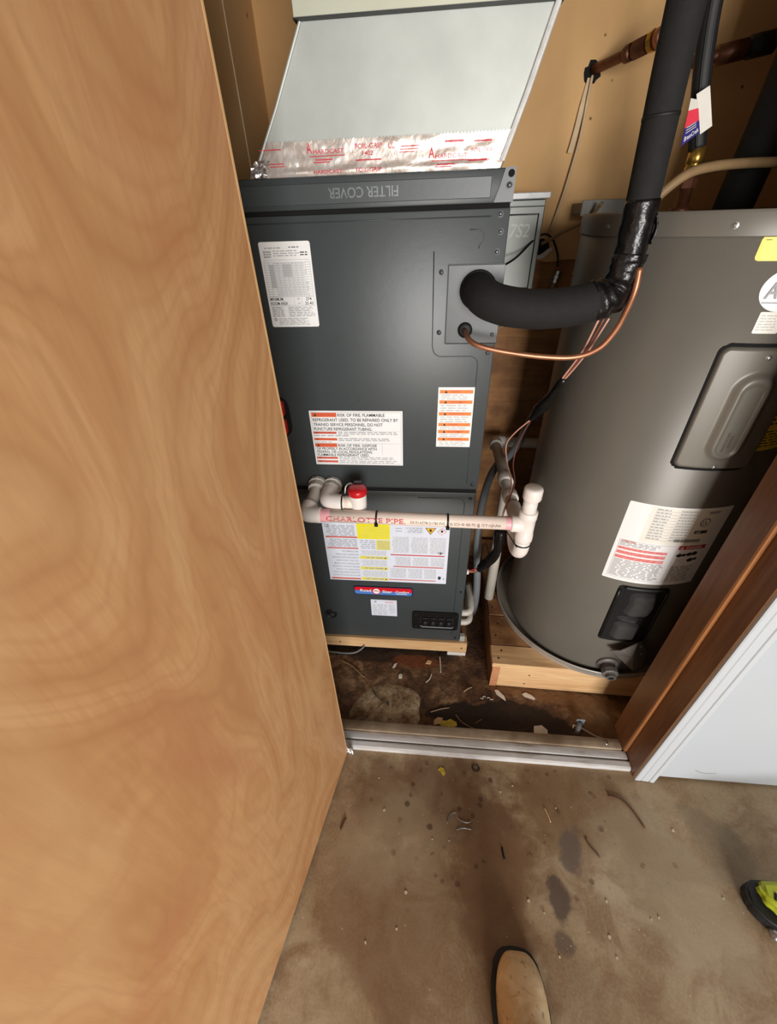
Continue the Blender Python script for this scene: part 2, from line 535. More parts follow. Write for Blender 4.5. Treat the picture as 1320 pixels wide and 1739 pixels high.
_font_cache = {}
def text_geo(s):
    """flat triangulated lettering, baseline at 0, unit em; returns verts, faces, width, height"""
    if s in _font_cache: return _font_cache[s]
    cu = bpy.data.curves.new('lettering_curve', 'FONT'); cu.body = s; cu.size = 1.0
    cu.resolution_u = 3; cu.offset = 0.012
    ob = bpy.data.objects.new('lettering_curve', cu); COL.objects.link(ob)
    dg = bpy.context.evaluated_depsgraph_get()
    me = ob.evaluated_get(dg).to_mesh()
    V = [v.co.copy() for v in me.vertices]; F = [tuple(p.vertices) for p in me.polygons]
    ob.evaluated_get(dg).to_mesh_clear()
    bpy.data.objects.remove(ob); bpy.data.curves.remove(cu)
    x0 = min(v.x for v in V); x1 = max(v.x for v in V); y0 = min(v.y for v in V); y1 = max(v.y for v in V)
    V = [Vector((v.x - x0, v.y - min(0, y0) if False else v.y, 0)) for v in V]
    _font_cache[s] = (V, F, x1 - x0, y1)
    return _font_cache[s]

class Sheet:
    """a printed sheet; fmap turns (u, v, d) into a point, u and v run over w by h metres"""
    def __init__(s, fmap, w, h, flip=False):
        s.f0, s.w, s.h, s.flip = fmap, w, h, flip
        s.layers = {}
    def f(s, u, v, d):
        if s.flip: u, v = s.w - u, s.h - v
        return s.f0(u, v, d)
    def add(s, mat, V, F):
        L = s.layers.setdefault(mat, ([], []))
        k = len(L[0]); L[0].extend(V); L[1].extend([tuple(i + k for i in f) for f in F])
    def rect(s, u0, v0, u1, v1, mat, d=0.0007, n=1):
        V, F = [], []
        for i in range(n + 1):
            u = u0 + (u1 - u0) * i / n
            V += [s.f(u, v0, d), s.f(u, v1, d)]
        for i in range(n):
            F.append((2 * i, 2 * i + 2, 2 * i + 3, 2 * i + 1))
        s.add(mat, V, F)
    def poly(s, pts, mat, d=0.0008):
        s.add(mat, [s.f(u, v, d) for u, v in pts], [tuple(range(len(pts)))])
    def text(s, txt, u, v, h, mat, width=None, d=0.0010, slant=0.0):
        V, F, w, hh = text_geo(txt)
        sy = h / 0.70
        sx = (width / w) if width else sy
        s.add(mat, [s.f(u + p.x * sx + slant * p.y * sy, v + p.y * sy, d) for p in V], F)
    def greek(s, u0, v0, u1, v1, rows, mat, fill=0.55, d=0.0009, word=0.012, ragged=0.15, rng=random):
        ph = (v1 - v0) / rows
        for i in range(rows):
            y = v1 - (i + 0.5) * ph
            u = u0; end = u1 - (u1 - u0) * ragged * rng.random()
            while u < end - 0.001:
                L = min(word * (0.4 + rng.random()), end - u)
                s.rect(u, y - ph * fill / 2, u + L, y + ph * fill / 2, mat, d)
                u += L + word * 0.22
    def frame(s, u0, v0, u1, v1, t, mat, d=0.0009, n=1):
        s.rect(u0, v0, u1, v0 + t, mat, d, n); s.rect(u0, v1 - t, u1, v1, mat, d, n)
        s.rect(u0, v0, u0 + t, v1, mat, d); s.rect(u1 - t, v0, u1, v1, mat, d)
    def build(s, name, mat, parent, label, r=0.003, thick=0.0005, names=None):
        pts = rrect(0, s.w, 0, s.h, r, 3)
        nseg = 14
        # sheet as strips so it can follow a curved body
        us = sorted(set([0, r * 0.3, r, s.w - r, s.w - r * 0.3, s.w] + [s.w * i / nseg for i in range(1, nseg)]))
        V, F = [], []
        for u in us:
            e = 0
            if u < r: e = r - math.sqrt(max(0, r * r - (r - u) ** 2))
            if u > s.w - r: e = r - math.sqrt(max(0, r * r - (u - s.w + r) ** 2))
            V += [s.f0(u, e, thick), s.f0(u, s.h - e, thick), s.f0(u, e, 0), s.f0(u, s.h - e, 0)]
        for i in range(len(us) - 1):
            a, b = 4 * i, 4 * i + 4
            F += [(a, b, b + 1, a + 1), (a + 2, a + 3, b + 3, b + 2), (a, a + 2, b + 2, b), (a + 1, b + 1, b + 3, a + 3)]
        e = len(V) - 4
        F += [(0, 1, 3, 2), (e, e + 2, e + 3, e + 1)]
        o = mo(name, V, F, mat, parent, label=label)
        for m, (v, f) in s.layers.items():
            mo('lettering' if m.startswith(('ink', 'letter')) else 'printed_patch', v, f, m, o)
        return o

def geo(name, g, mat, parent=None, smooth=False, label=None):
    return mo(name, g[0], g[1], mat, parent, smooth, label)

def autosmooth(o, ang=35):
    me = o.data
    for p in me.polygons: p.use_smooth = True
    try:
        me.set_sharp_from_angle(angle=math.radians(ang))
    except Exception:
        pass
    return o

# ================================================================== THE SETTING
def struct(name, g, mat, parent=None, smooth=False):
    o = geo(name, g, mat, parent, smooth)
    if parent is None: o['kind'] = 'structure'
    return o
def floor_like(name, x0, x1, y0, y1, z0, z1, mat):
    """slab whose object frame is the room frame, so stains sit where they are"""
    V, F = box(x0, x1, y0, y1, z0, z1)
    me = bpy.data.meshes.new(name); me.from_pydata(V, [], F); me.materials.append(MAT[mat])
    o = bpy.data.objects.new(name, me); COL.objects.link(o); o['kind'] = 'structure'
    return o

floor_like('floor', -2.7, 2.9, -4.0, 0.62, -0.10, 0.0, 'concrete')
floor_like('floor_closet', -0.60, 1.30, 0.62, 1.75, -0.10, 0.0, 'closet_floor')

BACK = 1.62
struct('wall_back', box(-0.62, 1.32, BACK, BACK + 0.10, 0.0, 2.45), 'wall_ply')
wb = bpy.data.objects['wall_back']
# drywall sheet over the upper part of the back wall with a torn lower edge
pts = [(-0.50, 2.45), (-0.50, 1.30)]
x = -0.45
while x < 1.18:
    pts.append((x, 1.325 + 0.012 * mnoise.noise(Vector((x * 14, 3.1, 0)))))
    x += 0.025
pts += [(1.19, 1.33), (1.19, 2.45)]
geo('drywall_sheet', prism(pts, 'Y', BACK - 0.012, BACK - 0.0005), 'drywall', wb)
struct('wall_left', box(-0.60, -0.488, 0.70, BACK, 0.0, 2.45), 'drywall')
struct('wall_right', box(1.20, 1.30, 0.70, BACK, 0.0, 2.45), 'drywall')
struct('ceiling', box(-2.7, 2.9, -4.0, 1.75, 2.45, 2.55), 'ceiling_paint')
FY = 0.608
struct('wall_front', box(0.695, 2.8, FY, 0.72, 0.012, 2.45), 'white_paint')
struct('wall_front_left', box(-2.6, -0.322, FY, 0.72, 0.0, 2.45), 'white_paint')
struct('wall_front_over_door', box(-0.322, 0.695, FY, 0.72, 2.075, 2.45), 'white_paint')
struct('wall_garage_left', box(-2.7, -2.6, -4.0, 0.72, 0, 2.45), 'garage_paint')
struct('wall_garage_right', box(2.8, 2.9, -4.0, 0.72, 0, 2.45), 'garage_paint')

wf = bpy.data.objects['wall_front']
geo('plaster_crack', tube(smooth_path([(0.842, FY, 0.070), (0.862, FY, 0.058), (0.878, FY, 0.056), (0.905, FY, 0.060)], 4), 0.0009, 5), 'conduit_grey', wf)
# jamb, stop and casing of the doorway
struct('trim_1', box(0.680, 0.695, 0.603, 0.752, 0.0, 2.075, 0.0015), 'jamb_wood')
o = struct('trim_2', box(0.6685, 0.680, 0.667, 0.750, 0.025, 2.055, 0.004, 2), 'lit_stop_wood'); autosmooth(o)  # lighter wood paints the highlight on the rounded edge
mo('stop_face', *box(0.6680, 0.6690, 0.673, 0.7495, 0.026, 2.05), 'jamb_wood', o)
struct('trim_3', box(-0.322, -0.298, 0.609, 0.752, 0.0, 2.075, 0.0015), 'jamb_wood')
struct('trim_4', box(-0.298, 0.680, 0.606, 0.752, 2.055, 2.075, 0.0015), 'jamb_wood')
# moulded white casing, three steps
prof = [(0.683, FY), (0.683, FY - 0.012), (0.686, FY - 0.014), (0.699, FY - 0.014), (0.701, FY - 0.0115), (0.703, FY - 0.014),
        (0.722, FY - 0.015), (0.724, FY - 0.012), (0.726, FY - 0.016), (0.737, FY - 0.017), (0.741, FY - 0.014), (0.741, FY)]
struct('trim_5', prism([(a, b) for a, b in prof], 'Z', 0.002, 2.13), 'trim_paint')
struct('trim_6', prism([(-0.305 - (a - 0.683), b) for a, b in prof], 'Z', 0.0, 2.13), 'trim_paint')
# worn sill: weathered wood strip behind, painted metal nose in front
o = struct('trim_7', box(-0.297, 0.668, 0.674, 0.707, 0.0, 0.028, 0.004, 2), 'sill_wood'); autosmooth(o)
o = struct('trim_8', box(-0.297, 0.6785, 0.6485, 0.6735, 0.0, 0.0185, 0.003, 2), 'sill_metal'); autosmooth(o)
nose = [(0.6475, 0.0), (0.6475, 0.008), (0.6445, 0.009), (0.6435, 0.0155), (0.6400, 0.0170), (0.6270, 0.0160), (0.6215, 0.0125), (0.6195, 0.0)]
struct('trim_9', prism(nose, 'X', -0.297, 0.6790), 'sill_metal')

# door leaf, swung out towards the photographer
hx, hy = -0.233, 0.606
dx, dy = -0.1784, -0.9840
nx, ny = -0.9840, 0.1784      # to the far side of the leaf
def door_pt(s, t, z): return (hx + dx * s + nx * t, hy + dy * s + ny * t, z)
def door_slab(s0, s1, t0, t1, z0, z1):
    V = [door_pt(a, b, c) for c in (z0, z1) for (a, b) in ((s0, t0), (s1, t0), (s1, t1), (s0, t1))]
    F = [(0, 1, 2, 3), (7, 6, 5, 4), (0, 4, 5, 1), (1, 5, 6, 2), (2, 6, 7, 3), (3, 7, 4, 0)]
    bm = bmesh.new(); vv = [bm.verts.new(p) for p in V]
    for f in F: bm.faces.new([vv[i] for i in f])
    bmesh.ops.recalc_face_normals(bm, faces=bm.faces[:]); bm.verts.index_update()
    return bm_geo(bm)
door = thing('door_1', None, None, (hx, hy, 0.01)); door['kind'] = 'structure'
geo('door_face', door_slab(0.004, 0.90, 0.0, 0.0035, 0.010, 2.045), 'door_plywood', door)
geo('door_core', door_slab(0.002, 0.902, 0.0036, 0.031, 0.011, 2.044), 'door_edge', door)
geo('door_face', door_slab(0.004, 0.90, 0.0311, 0.0345, 0.010, 2.045), 'door_plywood', door)
geo('lit_edge', door_slab(0.0, 0.0038, -0.0003, 0.0345, 0.010, 2.045), 'door_edge', door)  # added pale strip, paints the lit chamfer along the hinge edge
for zz in (0.22, 1.02, 1.83):
    geo('hinge', lathe([(0, 0.006), (0.09, 0.006)], door_pt(-0.006, 0.030, zz), (0, 0, 1), 12), 'steel', door)

# ================================================================== AIR HANDLER
YF = 1.02
AX0, AX1 = -0.465, 0.155
ah = thing('air_handler', 'tall dark grey upright air handler covered in labels, beside the water heater', 'air handler', ((AX0 + AX1) / 2, 1.28, 0.075))
geo('cabinet_body', box(AX0, AX1, YF + 0.012, 1.55, 0.075, 1.522, 0.002), 'cabinet_paint', ah)
o = geo('filter_cover', box(AX0, AX1 + 0.001, YF - 0.006, YF + 0.0115, 1.4695, 1.5225, 0.003, 2), 'cabinet_paint', ah); autosmooth(o); fcov = o
geo('raised_panel', box(AX0 + 0.05, 0.112, YF - 0.0078, YF - 0.0058, 1.478, 1.5115, 0.0009), 'cabinet_paint', fcov)
# embossed upside-down words; glints on them are put into a lighter grey
V, F, w, hh = text_geo('FILTER COVER')
sx = 0.140 / w; sz = 0.0165 / 0.70
geo('embossed_lettering', ([Vector((-0.068 - p.x * sx, YF - 0.0082, 1.503 - p.y * sz)) for p in V], F), 'emboss_glint', fcov)
upper = geo('upper_panel', box(AX0, AX1, YF, YF + 0.0115, 0.797, 1.462, 0.0025, 2), 'cabinet_paint', ah); autosmooth(upper)
geo('panel_gap', box(AX0 + 0.002, AX1 - 0.002, YF + 0.004, YF + 0.0118, 1.4622, 1.4693), 'hole_black', ah)
lower = geo('lower_panel', box(AX0, AX1 - 0.003, YF + 0.0005, YF + 0.0115, 0.079, 0.784, 0.0025, 2), 'cabinet_paint', ah); autosmooth(lower)
geo('panel_gap', box(AX0 + 0.002, AX1 - 0.004, YF + 0.004, YF + 0.0118, 0.7842, 0.7968), 'hole_black', ah)
# corner flange at the top right with its round hole
flange = geo('corner_flange', prism([(0.119, 1.4705), (0.156, 1.4705), (0.156, 1.5235), (0.136, 1.5235), (0.128, 1.495)], 'Y', YF - 0.0082, YF - 0.0065), 'cabinet_paint', ah)
geo('flange_hole', lathe([(0, 0.006), (0.001, 0.006)], (0.1475, YF - 0.0083, 1.5140), (0, -1, 0), 18), 'hole_black', flange)
# pressed beads of the panels
def bead(pts, parent, y=YF, r=0.0013):
    P = [(a, y, b) for a, b in pts]
    return geo('pressed_bead', tube(P, r, 6), 'cabinet_paint', parent, True)
def arc(cx, cz, r, a0, a1, n=6):
    return [(cx + r * math.cos(math.radians(a0 + (a1 - a0) * k / n)), cz + r * math.sin(math.radians(a0 + (a1 - a0) * k / n))) for k in range(n + 1)]
bead([(AX0 + 0.03, 1.449), (0.118, 1.449)], upper)
bead([(0.006, 1.392), (0.009, 1.200)] + arc(0.031, 1.198, 0.021, 180, 270) + [(0.098, 1.177)] + arc(0.100, 1.157, 0.020, 90, 0) + [(0.122, 0.86), (0.122, 0.818)], upper)
bead([(0.078, 1.428)] + arc(0.094, 1.414, 0.014, 90, -60) + [(0.098, 1.395)], upper, r=0.001)
bead(arc(-0.190, 1.073, 0.013, 170, 400, 10), upper, r=0.0008)
bead([(-0.02, 0.764)] + [(0.095, 0.764)] + arc(0.100, 0.742, 0.022, 90, 0) + [(0.122, 0.12)], lower, YF + 0.0005)
# plate with the refrigerant connections
plate = geo('connection_plate', box(0.039, 0.158, YF - 0.0022, YF - 0.0002, 1.208, 1.366, 0.0006), 'cabinet_paint', ah)
for (a, b) in ((0.0395, 1.3665), (0.0395, 1.2055)):
    geo('plate_edge', box(a, 0.1575, YF - 0.0026, YF - 0.0002, b, b + 0.0016), 'cabinet_dark', plate)
geo('plate_edge', box(0.0375, 0.0391, YF - 0.0026, YF - 0.0002, 1.207, 1.367), 'cabinet_dark', plate)
geo('pipe_grommet', lathe([(0, 0.040), (0.003, 0.040), (0.005, 0.037)], (0.105, YF - 0.002, 1.318), (0, -1, 0), 28), 'black_rubber', plate, True)
geo('pipe_grommet', lathe([(0, 0.0165), (0.005, 0.0165), (0.008, 0.010)], (0.083, YF - 0.002, 1.237), (0, -1, 0), 22), 'black_rubber', plate, True)
def screw(p, parent, mat='screw_dark', r=0.005, ax=(0, -1, 0), name='screw'):
    return geo(name, lathe([(0, r * 1.25), (0.0012, r * 1.25), (0.0014, r * 0.85), (0.004, r * 0.8), (0.0046, r * 0.45)], p, ax, 8), mat, parent)
for (a, b) in ((0.136, 1.452), (0.140, 1.423), (0.137, 1.388), (0.024, 1.354), (0.024, 1.232), (0.146, 1.2265), (0.141, 1.186), (0.139, 0.815)):
    screw((a, YF, b), upper)
screw((0.146, YF - 0.0082, 1.496), flange)
for (a, b) in ((0.138, 0.765), (0.140, 0.36), (0.137, 0.098)):
    screw((a, YF + 0.0005, b), lower, r=0.004)

def flat(x0, z0, y):
    return lambda u, v, d: Vector((x0 + u, y - d, z0 + v))
rng = random.Random(3)
# rating sheet, top left
S = Sheet(flat(-0.374, 1.248, YF), 0.114, 0.170)
S.greek(0.012, 0.157, 0.05, 0.160, 1, 'ink_grey', 0.6, word=0.010); S.greek(0.066, 0.158, 0.092, 0.161, 1, 'ink', 0.5, word=0.010)
S.greek(0.030, 0.142, 0.09, 0.155, 3, 'ink_grey', 0.35, word=0.012); S.greek(0.008, 0.140, 0.026, 0.154, 3, 'ink_grey', 0.7, word=0.004)
S.greek(0.090, 0.143, 0.108, 0.152, 2, 'ink', 0.45, word=0.009)
for i in range(16):
    zz = 0.136 - i * 0.0047
    S.rect(0.005, zz, 0.109, zz + 0.0006, 'ink_grey')
for i in range(11):
    uu = 0.005 + i * 0.0104
    S.rect(uu, 0.065, uu + 0.0005, 0.132, 'ink_grey')
S.rect(0.0155, 0.082, 0.026, 0.128, 'ink_pale', 0.0006); S.rect(0.047, 0.104, 0.066, 0.128, 'ink_pale', 0.0006)
for i in range(14):
    S.greek(0.027, 0.128 - i * 0.0047, 0.105, 0.131 - i * 0.0047, 1, 'ink_pale', 0.7, word=0.005)
S.text('MINIMUM', 0.006, 0.0565, 0.0062, 'ink', 0.030); S.text('ROOM AREA', 0.006, 0.0475, 0.0062, 'ink', 0.040)
S.text('ft²', 0.070, 0.0570, 0.0052, 'ink_grey'); S.text('m²', 0.070, 0.0480, 0.0052, 'ink_grey')
S.text('274', 0.090, 0.0565, 0.0060, 'ink', 0.013); S.text('25.43', 0.087, 0.0475, 0.0060, 'ink', 0.019)
S.frame(0.004, 0.0455, 0.110, 0.0645, 0.0005, 'ink_grey'); S.rect(0.062, 0.0455, 0.0625, 0.0645, 'ink_grey'); S.rect(0.081, 0.0455, 0.0815, 0.0645, 'ink_grey')
S.greek(0.006, 0.022, 0.036, 0.044, 6, 'ink_grey', 0.5, word=0.009); S.greek(0.045, 0.022, 0.108, 0.044, 6, 'ink_grey', 0.4, word=0.012)
S.greek(0.018, 0.004, 0.094, 0.020, 5, 'ink_grey', 0.35, word=0.014)
S.poly([(0.006, 0.0165), (0.0105, 0.021), (0.015, 0.0165), (0.0105, 0.012)], 'ink'); S.poly([(0.0072, 0.0165), (0.0105, 0.0198), (0.0138, 0.0165), (0.0105, 0.0132)], 'paper', 0.0010)
S.text('A', 0.0088, 0.0150, 0.003, 'ink', d=0.0012)
S.build('rating_label', 'paper', ah, 'white rating sheet with fine table print', 0.004)
# orange six-band strip
S = Sheet(flat(0.028, 0.936, YF), 0.092, 0.166)
for i, (zz, tx) in enumerate(((0.1545, 'WARNING'), (0.1275, 'AVERTISSEMENT'), (0.0955, 'ADVERTENCIA'), (0.0655, 'WARNING'), (0.0450, 'AVERTISSEMENT'), (0.0230, 'ADVERTENCIA'))):
    S.rect(0.004, zz - 0.0045, 0.088, zz + 0.0045, 'ink_orange')
    S.poly([(0.016, zz - 0.0035), (0.024, zz - 0.0035), (0.020, zz + 0.0038)], 'ink')
    S.text(tx, 0.030, zz - 0.0024, 0.0046, 'ink_rust', 0.026 + 0.014 * (len(tx) > 8))
    nx_ = (0.1320, 0.1000, 0.0700, 0.0495, 0.0275, 0.002)[i]
    S.greek(0.008, nx_ + 0.001, 0.082, zz - 0.006, 3 if zz - nx_ > 0.02 else 2, 'ink_pale', 0.4, word=0.02)
S.build('hazard_label', 'paper', ah, 'narrow white sticker with six orange bands', 0.001)
# wide fire warning
S = Sheet(flat(-0.318, 0.874, YF), 0.254, 0.164)
S.frame(0.004, 0.004, 0.250, 0.160, 0.0007, 'ink_grey')
def warnbox(u0, v0, u1, v1, col, t, hgt):
    S.rect(u0, v0, u1, v1, col)
    S.poly([(u0 + 0.006, v0 + 0.002), (u0 + 0.014, v0 + 0.002), (u0 + 0.010, v1 - 0.0015)], 'ink')
    S.text(t, u0 + 0.018, v0 + (v1 - v0 - hgt) / 2, hgt, 'ink_rust', (u1 - u0) - 0.026)
warnbox(0.006, 0.1465, 0.075, 0.1585, 'ink_vermilion', 'WARNING', 0.007)
S.text('RISK OF FIRE. FLAMMABLE', 0.078, 0.1480, 0.0085, 'ink', 0.128)
S.text('REFRIGERANT USED. TO BE REPAIRED ONLY BY', 0.008, 0.1340, 0.0085, 'ink', 0.234)
S.text('TRAINED SERVICE PERSONNEL. DO NOT', 0.008, 0.1205, 0.0085, 'ink', 0.192)
S.text('PUNCTURE REFRIGERANT TUBING.', 0.008, 0.1075, 0.0085, 'ink', 0.162)
warnbox(0.004, 0.0970, 0.070, 0.1035, 'ink_rust', 'AVERTISSEMENT', 0.004)
S.greek(0.074, 0.0945, 0.240, 0.1045, 2, 'ink_grey', 0.45, word=0.016); S.greek(0.006, 0.0890, 0.110, 0.0940, 1, 'ink_grey', 0.5, word=0.016)
warnbox(0.004, 0.0770, 0.070, 0.0840, 'ink_vermilion', 'ADVERTENCIA', 0.004)
S.greek(0.074, 0.0750, 0.240, 0.0855, 2, 'ink_grey', 0.45, word=0.016); S.greek(0.006, 0.0695, 0.060, 0.0740, 1, 'ink_grey', 0.4, word=0.014)
S.rect(0.004, 0.1055, 0.250, 0.1061, 'ink_pale'); S.rect(0.004, 0.0680, 0.250, 0.0686, 'ink_grey'); S.rect(0.196, 0.032, 0.1966, 0.068, 'ink_grey')
warnbox(0.004, 0.0565, 0.068, 0.0675, 'ink_vermilion', 'WARNING', 0.0065)
S.text('RISK OF FIRE. DISPOSE', 0.071, 0.0580, 0.0080, 'ink', 0.110)
S.text('OF PROPERLY IN ACCORDANCE WITH', 0.008, 0.0475, 0.0080, 'ink', 0.172)
S.text('FEDERAL OR LOCAL REGULATIONS.', 0.008, 0.0375, 0.0080, 'ink', 0.160)
S.text('FLAMMABLE REFRIGERANT USED.', 0.008, 0.0275, 0.0080, 'ink', 0.150)
warnbox(0.004, 0.0185, 0.066, 0.0250, 'ink_rust', 'AVERTISSEMENT', 0.004); warnbox(0.004, 0.0070, 0.066, 0.0135, 'ink_rust', 'ADVERTENCIA', 0.004)
S.greek(0.070, 0.0160, 0.244, 0.0265, 2, 'ink_grey', 0.4, word=0.016); S.greek(0.070, 0.0050, 0.244, 0.0150, 2, 'ink_grey', 0.4, word=0.016)
S.build('fire_warning_label', 'paper', ah, 'wide white warning sticker with red and orange boxes', 0.001)
# large upside-down instruction sheet on the lower panel
S = Sheet(flat(-0.331, 0.398, YF + 0.0005), 0.415, 0.262, True)     # authored upright, mounted turned over
W, H = 0.415, 0.262
def R2(a, b, c, d, m, dd=0.0007):      # coordinates as seen on the turned sheet, from its lower left
    S.rect(W - a, H - b, W - c, H - d, m, dd)
def G2(a, b, c, d, rows, m, fill=0.5, word=0.012):
    S.greek(W - c, H - d, W - a, H - b, rows, m, fill, word=word, ragged=0.1)
R2(0.114, 0.196, 0.222, 0.262, 'ink_yellow')
G2(0.118, 0.200, 0.218, 0.250, 8, 'ink_straw', 0.5)
G2(0.008, 0.205, 0.106, 0.252, 8, 'ink_grey', 0.45, 0.02)
R2(0.006, 0.198, 0.113, 0.204, 'ink_rust'); R2(0.006, 0.150, 0.113, 0.155, 'ink_rust'); R2(0.006, 0.005, 0.112, 0.012, 'ink_rust')
G2(0.010, 0.158, 0.110, 0.194, 7, 'ink_grey', 0.45, 0.02)
for k in range(9):
    zz = 0.135 - k * 0.0142
    tx = ('SERVICE AND INSTALLATION BY', 'QUALIFIED PERSONNEL ONLY', 'DISCONNECT ALL POWER', 'BEFORE OPENING THE PANEL', 'KEEP SPARKS AWAY FROM', 'THE UNIT WHILE OPEN', 'CHECK FOR LEAKS BEFORE', 'RESTORING THE POWER', 'SEE THE MANUAL')[8 - k]
    S.text(tx, W - 0.112, H - zz - 0.0068 + 0.0, 0.0066, 'ink_grey', min(0.098, 0.0042 * len(tx)))
R2(0.175, 0.150, 0.222, 0.192, 'ink_straw'); G2(0.178, 0.152, 0.219, 0.190, 6, 'ink_grey', 0.3)
G2(0.118, 0.152, 0.172, 0.192, 5, 'ink_grey', 0.35, 0.02)
for (a, b) in ((0.108, 0.118), (0.058, 0.068), (0.006, 0.016)):
    R2(0.116, a - 0.002, 0.212, b + 0.002, 'ink_straw'); R2(0.117, a + 0.002, 0.150, b - 0.002, 'ink_yellow', 0.0008)
    G2(0.128, a, 0.195, b, 1, 'ink_grey', 0.45, 0.02); R2(0.201, a + 0.002, 0.206, b - 0.003, 'ink', 0.001)
for (a, b) in ((0.124, 0.146), (0.074, 0.102), (0.022, 0.052)):
    G2(0.118, a, 0.208, b, 5, 'ink_pale', 0.5, 0.012)
# right-hand column blocks
for (a, c) in ((0.228, 0.284), (0.290, 0.346), (0.352, 0.405)):
    G2(a, 0.140, c, 0.210, 13, 'ink_pale', 0.55, 0.01)
R2(0.222, 0.128, 0.404, 0.1325, 'ink_red')
for (a, c) in ((0.236, 0.290), (0.296, 0.350), (0.356, 0.404)):
    G2(a, 0.082, c, 0.122, 8, 'ink_pale', 0.55, 0.01)
R2(0.230, 0.074, 0.402, 0.0785, 'ink_rust')
for (a, c) in ((0.216, 0.274), (0.280, 0.330), (0.336, 0.378)):
    G2(a, 0.022, c, 0.068, 9, 'ink_pale', 0.55, 0.01)
R2(0.214, 0.010, 0.378, 0.014, 'ink_rust')
R2(0.272, 0.225, 0.330, 0.2255, 'ink_grey'); R2(0.272, 0.251, 0.330, 0.2515, 'ink_grey'); R2(0.272, 0.225, 0.2725, 0.2515, 'ink_grey'); R2(0.3295, 0.225, 0.330, 0.2515, 'ink_grey')
G2(0.276, 0.228, 0.327, 0.250, 3, 'ink_grey', 0.4, 0.014); G2(0.240, 0.228, 0.262, 0.250, 2, 'ink_grey', 0.3, 0.006)
def P2(pts, m, d=0.0008): S.poly([(W - a, H - b) for a, b in pts], m, d)
P2([(0.336, 0.250), (0.372, 0.250), (0.354, 0.222)], 'ink'); P2([(0.3395, 0.2485), (0.3685, 0.2485), (0.354, 0.2255)], 'ink_amber', 0.001)
P2([(0.351, 0.245), (0.357, 0.245), (0.3585, 0.238), (0.354, 0.233), (0.3495, 0.238)], 'ink', 0.0012)
P2([(0.376, 0.236), (0.3905, 0.2495), (0.405, 0.236), (0.3905, 0.2225)], 'ink_red'); P2([(0.3785, 0.236), (0.3905, 0.2475), (0.4025, 0.236), (0.3905, 0.2245)], 'paper', 0.001)
P2([(0.3875, 0.242), (0.3935, 0.242), (0.395, 0.236), (0.3905, 0.231), (0.386, 0.236)], 'ink', 0.0012)
P2([(0.384, 0.146), (0.390, 0.150), (0.396, 0.146), (0.402, 0.1445), (0.396, 0.141), (0.390, 0.137), (0.384, 0.141), (0.378, 0.1445)], 'ink')
P2([(0.386, 0.034), (0.391, 0.0365), (0.396, 0.034), (0.396, 0.024), (0.391, 0.019), (0.386, 0.024)], 'ink')
S.text('2', W - 0.408, H - 0.0275, 0.007, 'ink')
S.frame(W - 0.020, H - 0.254, W - 0.008, H - 0.242, 0.002, 'ink_grey')
S.build('instruction_label', 'paper_blue', ah, 'large upside-down white instruction sheet with yellow blocks', 0.001)
# small spec label
S = Sheet(flat(-0.190, 0.211, YF + 0.0005), 0.098, 0.089)
S.greek(0.006, 0.006, 0.064, 0.066, 9, 'ink_pale', 0.5, word=0.02); S.greek(0.068, 0.012, 0.092, 0.066, 7, 'ink_pale', 0.5, word=0.01)
S.greek(0.055, 0.072, 0.092, 0.082, 2, 'ink_pink', 0.5, word=0.012); S.rect(0.013, 0.074, 0.022, 0.082, 'ink_grey')
S.frame(0.003, 0.003, 0.095, 0.086, 0.0008, 'ink_pale')
S.build('specification_label', 'paper_blue', ah, 'small white specification sticker', 0.001)
# red and blue badge
def capsule_poly(x0, x1, z0, z1, r): return rrect(x0, x1, z0, z1, r, 4)
bd = geo('badge', prism(capsule_poly(-0.249, -0.032, 0.328, 0.371, 0.010), 'Y', YF - 0.0025, YF + 0.0004), 'badge_navy', ah, label='red and blue maker badge')
geo('badge_field', prism([(-0.246, 0.351), (-0.246, 0.361), (-0.241, 0.368), (-0.040, 0.368), (-0.0355, 0.361), (-0.0355, 0.347)], 'Y', YF - 0.0032, YF - 0.0024), 'badge_red', bd)
geo('badge_field', prism([(-0.246, 0.3505), (-0.0355, 0.3465), (-0.0355, 0.338), (-0.040, 0.3315), (-0.241, 0.3315), (-0.246, 0.338)], 'Y', YF - 0.0032, YF - 0.0024), 'badge_blue', bd)
S = Sheet(flat(-0.249, 0.328, YF - 0.0030), 0.217, 0.043)
S.text('Road', 0.024, 0.0175, 0.0130, 'paper', 0.040); S.text('Star', 0.106, 0.0150, 0.0130, 'paper', 0.036); S.text('Comfort', 0.152, 0.0170, 0.0105, 'paper', 0.050, slant=0.3)
S.poly([(0.0835 + 0.016 * math.cos(a / 16 * 6.2832), 0.0215 + 0.0165 * math.sin(a / 16 * 6.2832)) for a in range(16)], 'badge_red', 0.0008)
S.poly([(0.0835 + 0.0125 * math.cos(a / 16 * 6.2832), 0.0215 + 0.013 * math.sin(a / 16 * 6.2832)) for a in range(16)], 'paper', 0.0010)
S.poly([(0.074, 0.024), (0.083, 0.027), (0.093, 0.021), (0.093, 0.018), (0.083, 0.022), (0.074, 0.020)], 'ink_rust', 0.0012)
S.rect(0.156, 0.010, 0.196, 0.0125, 'paper')
for m, (v, f) in S.layers.items(): mo('lettering', v, f, m, bd)
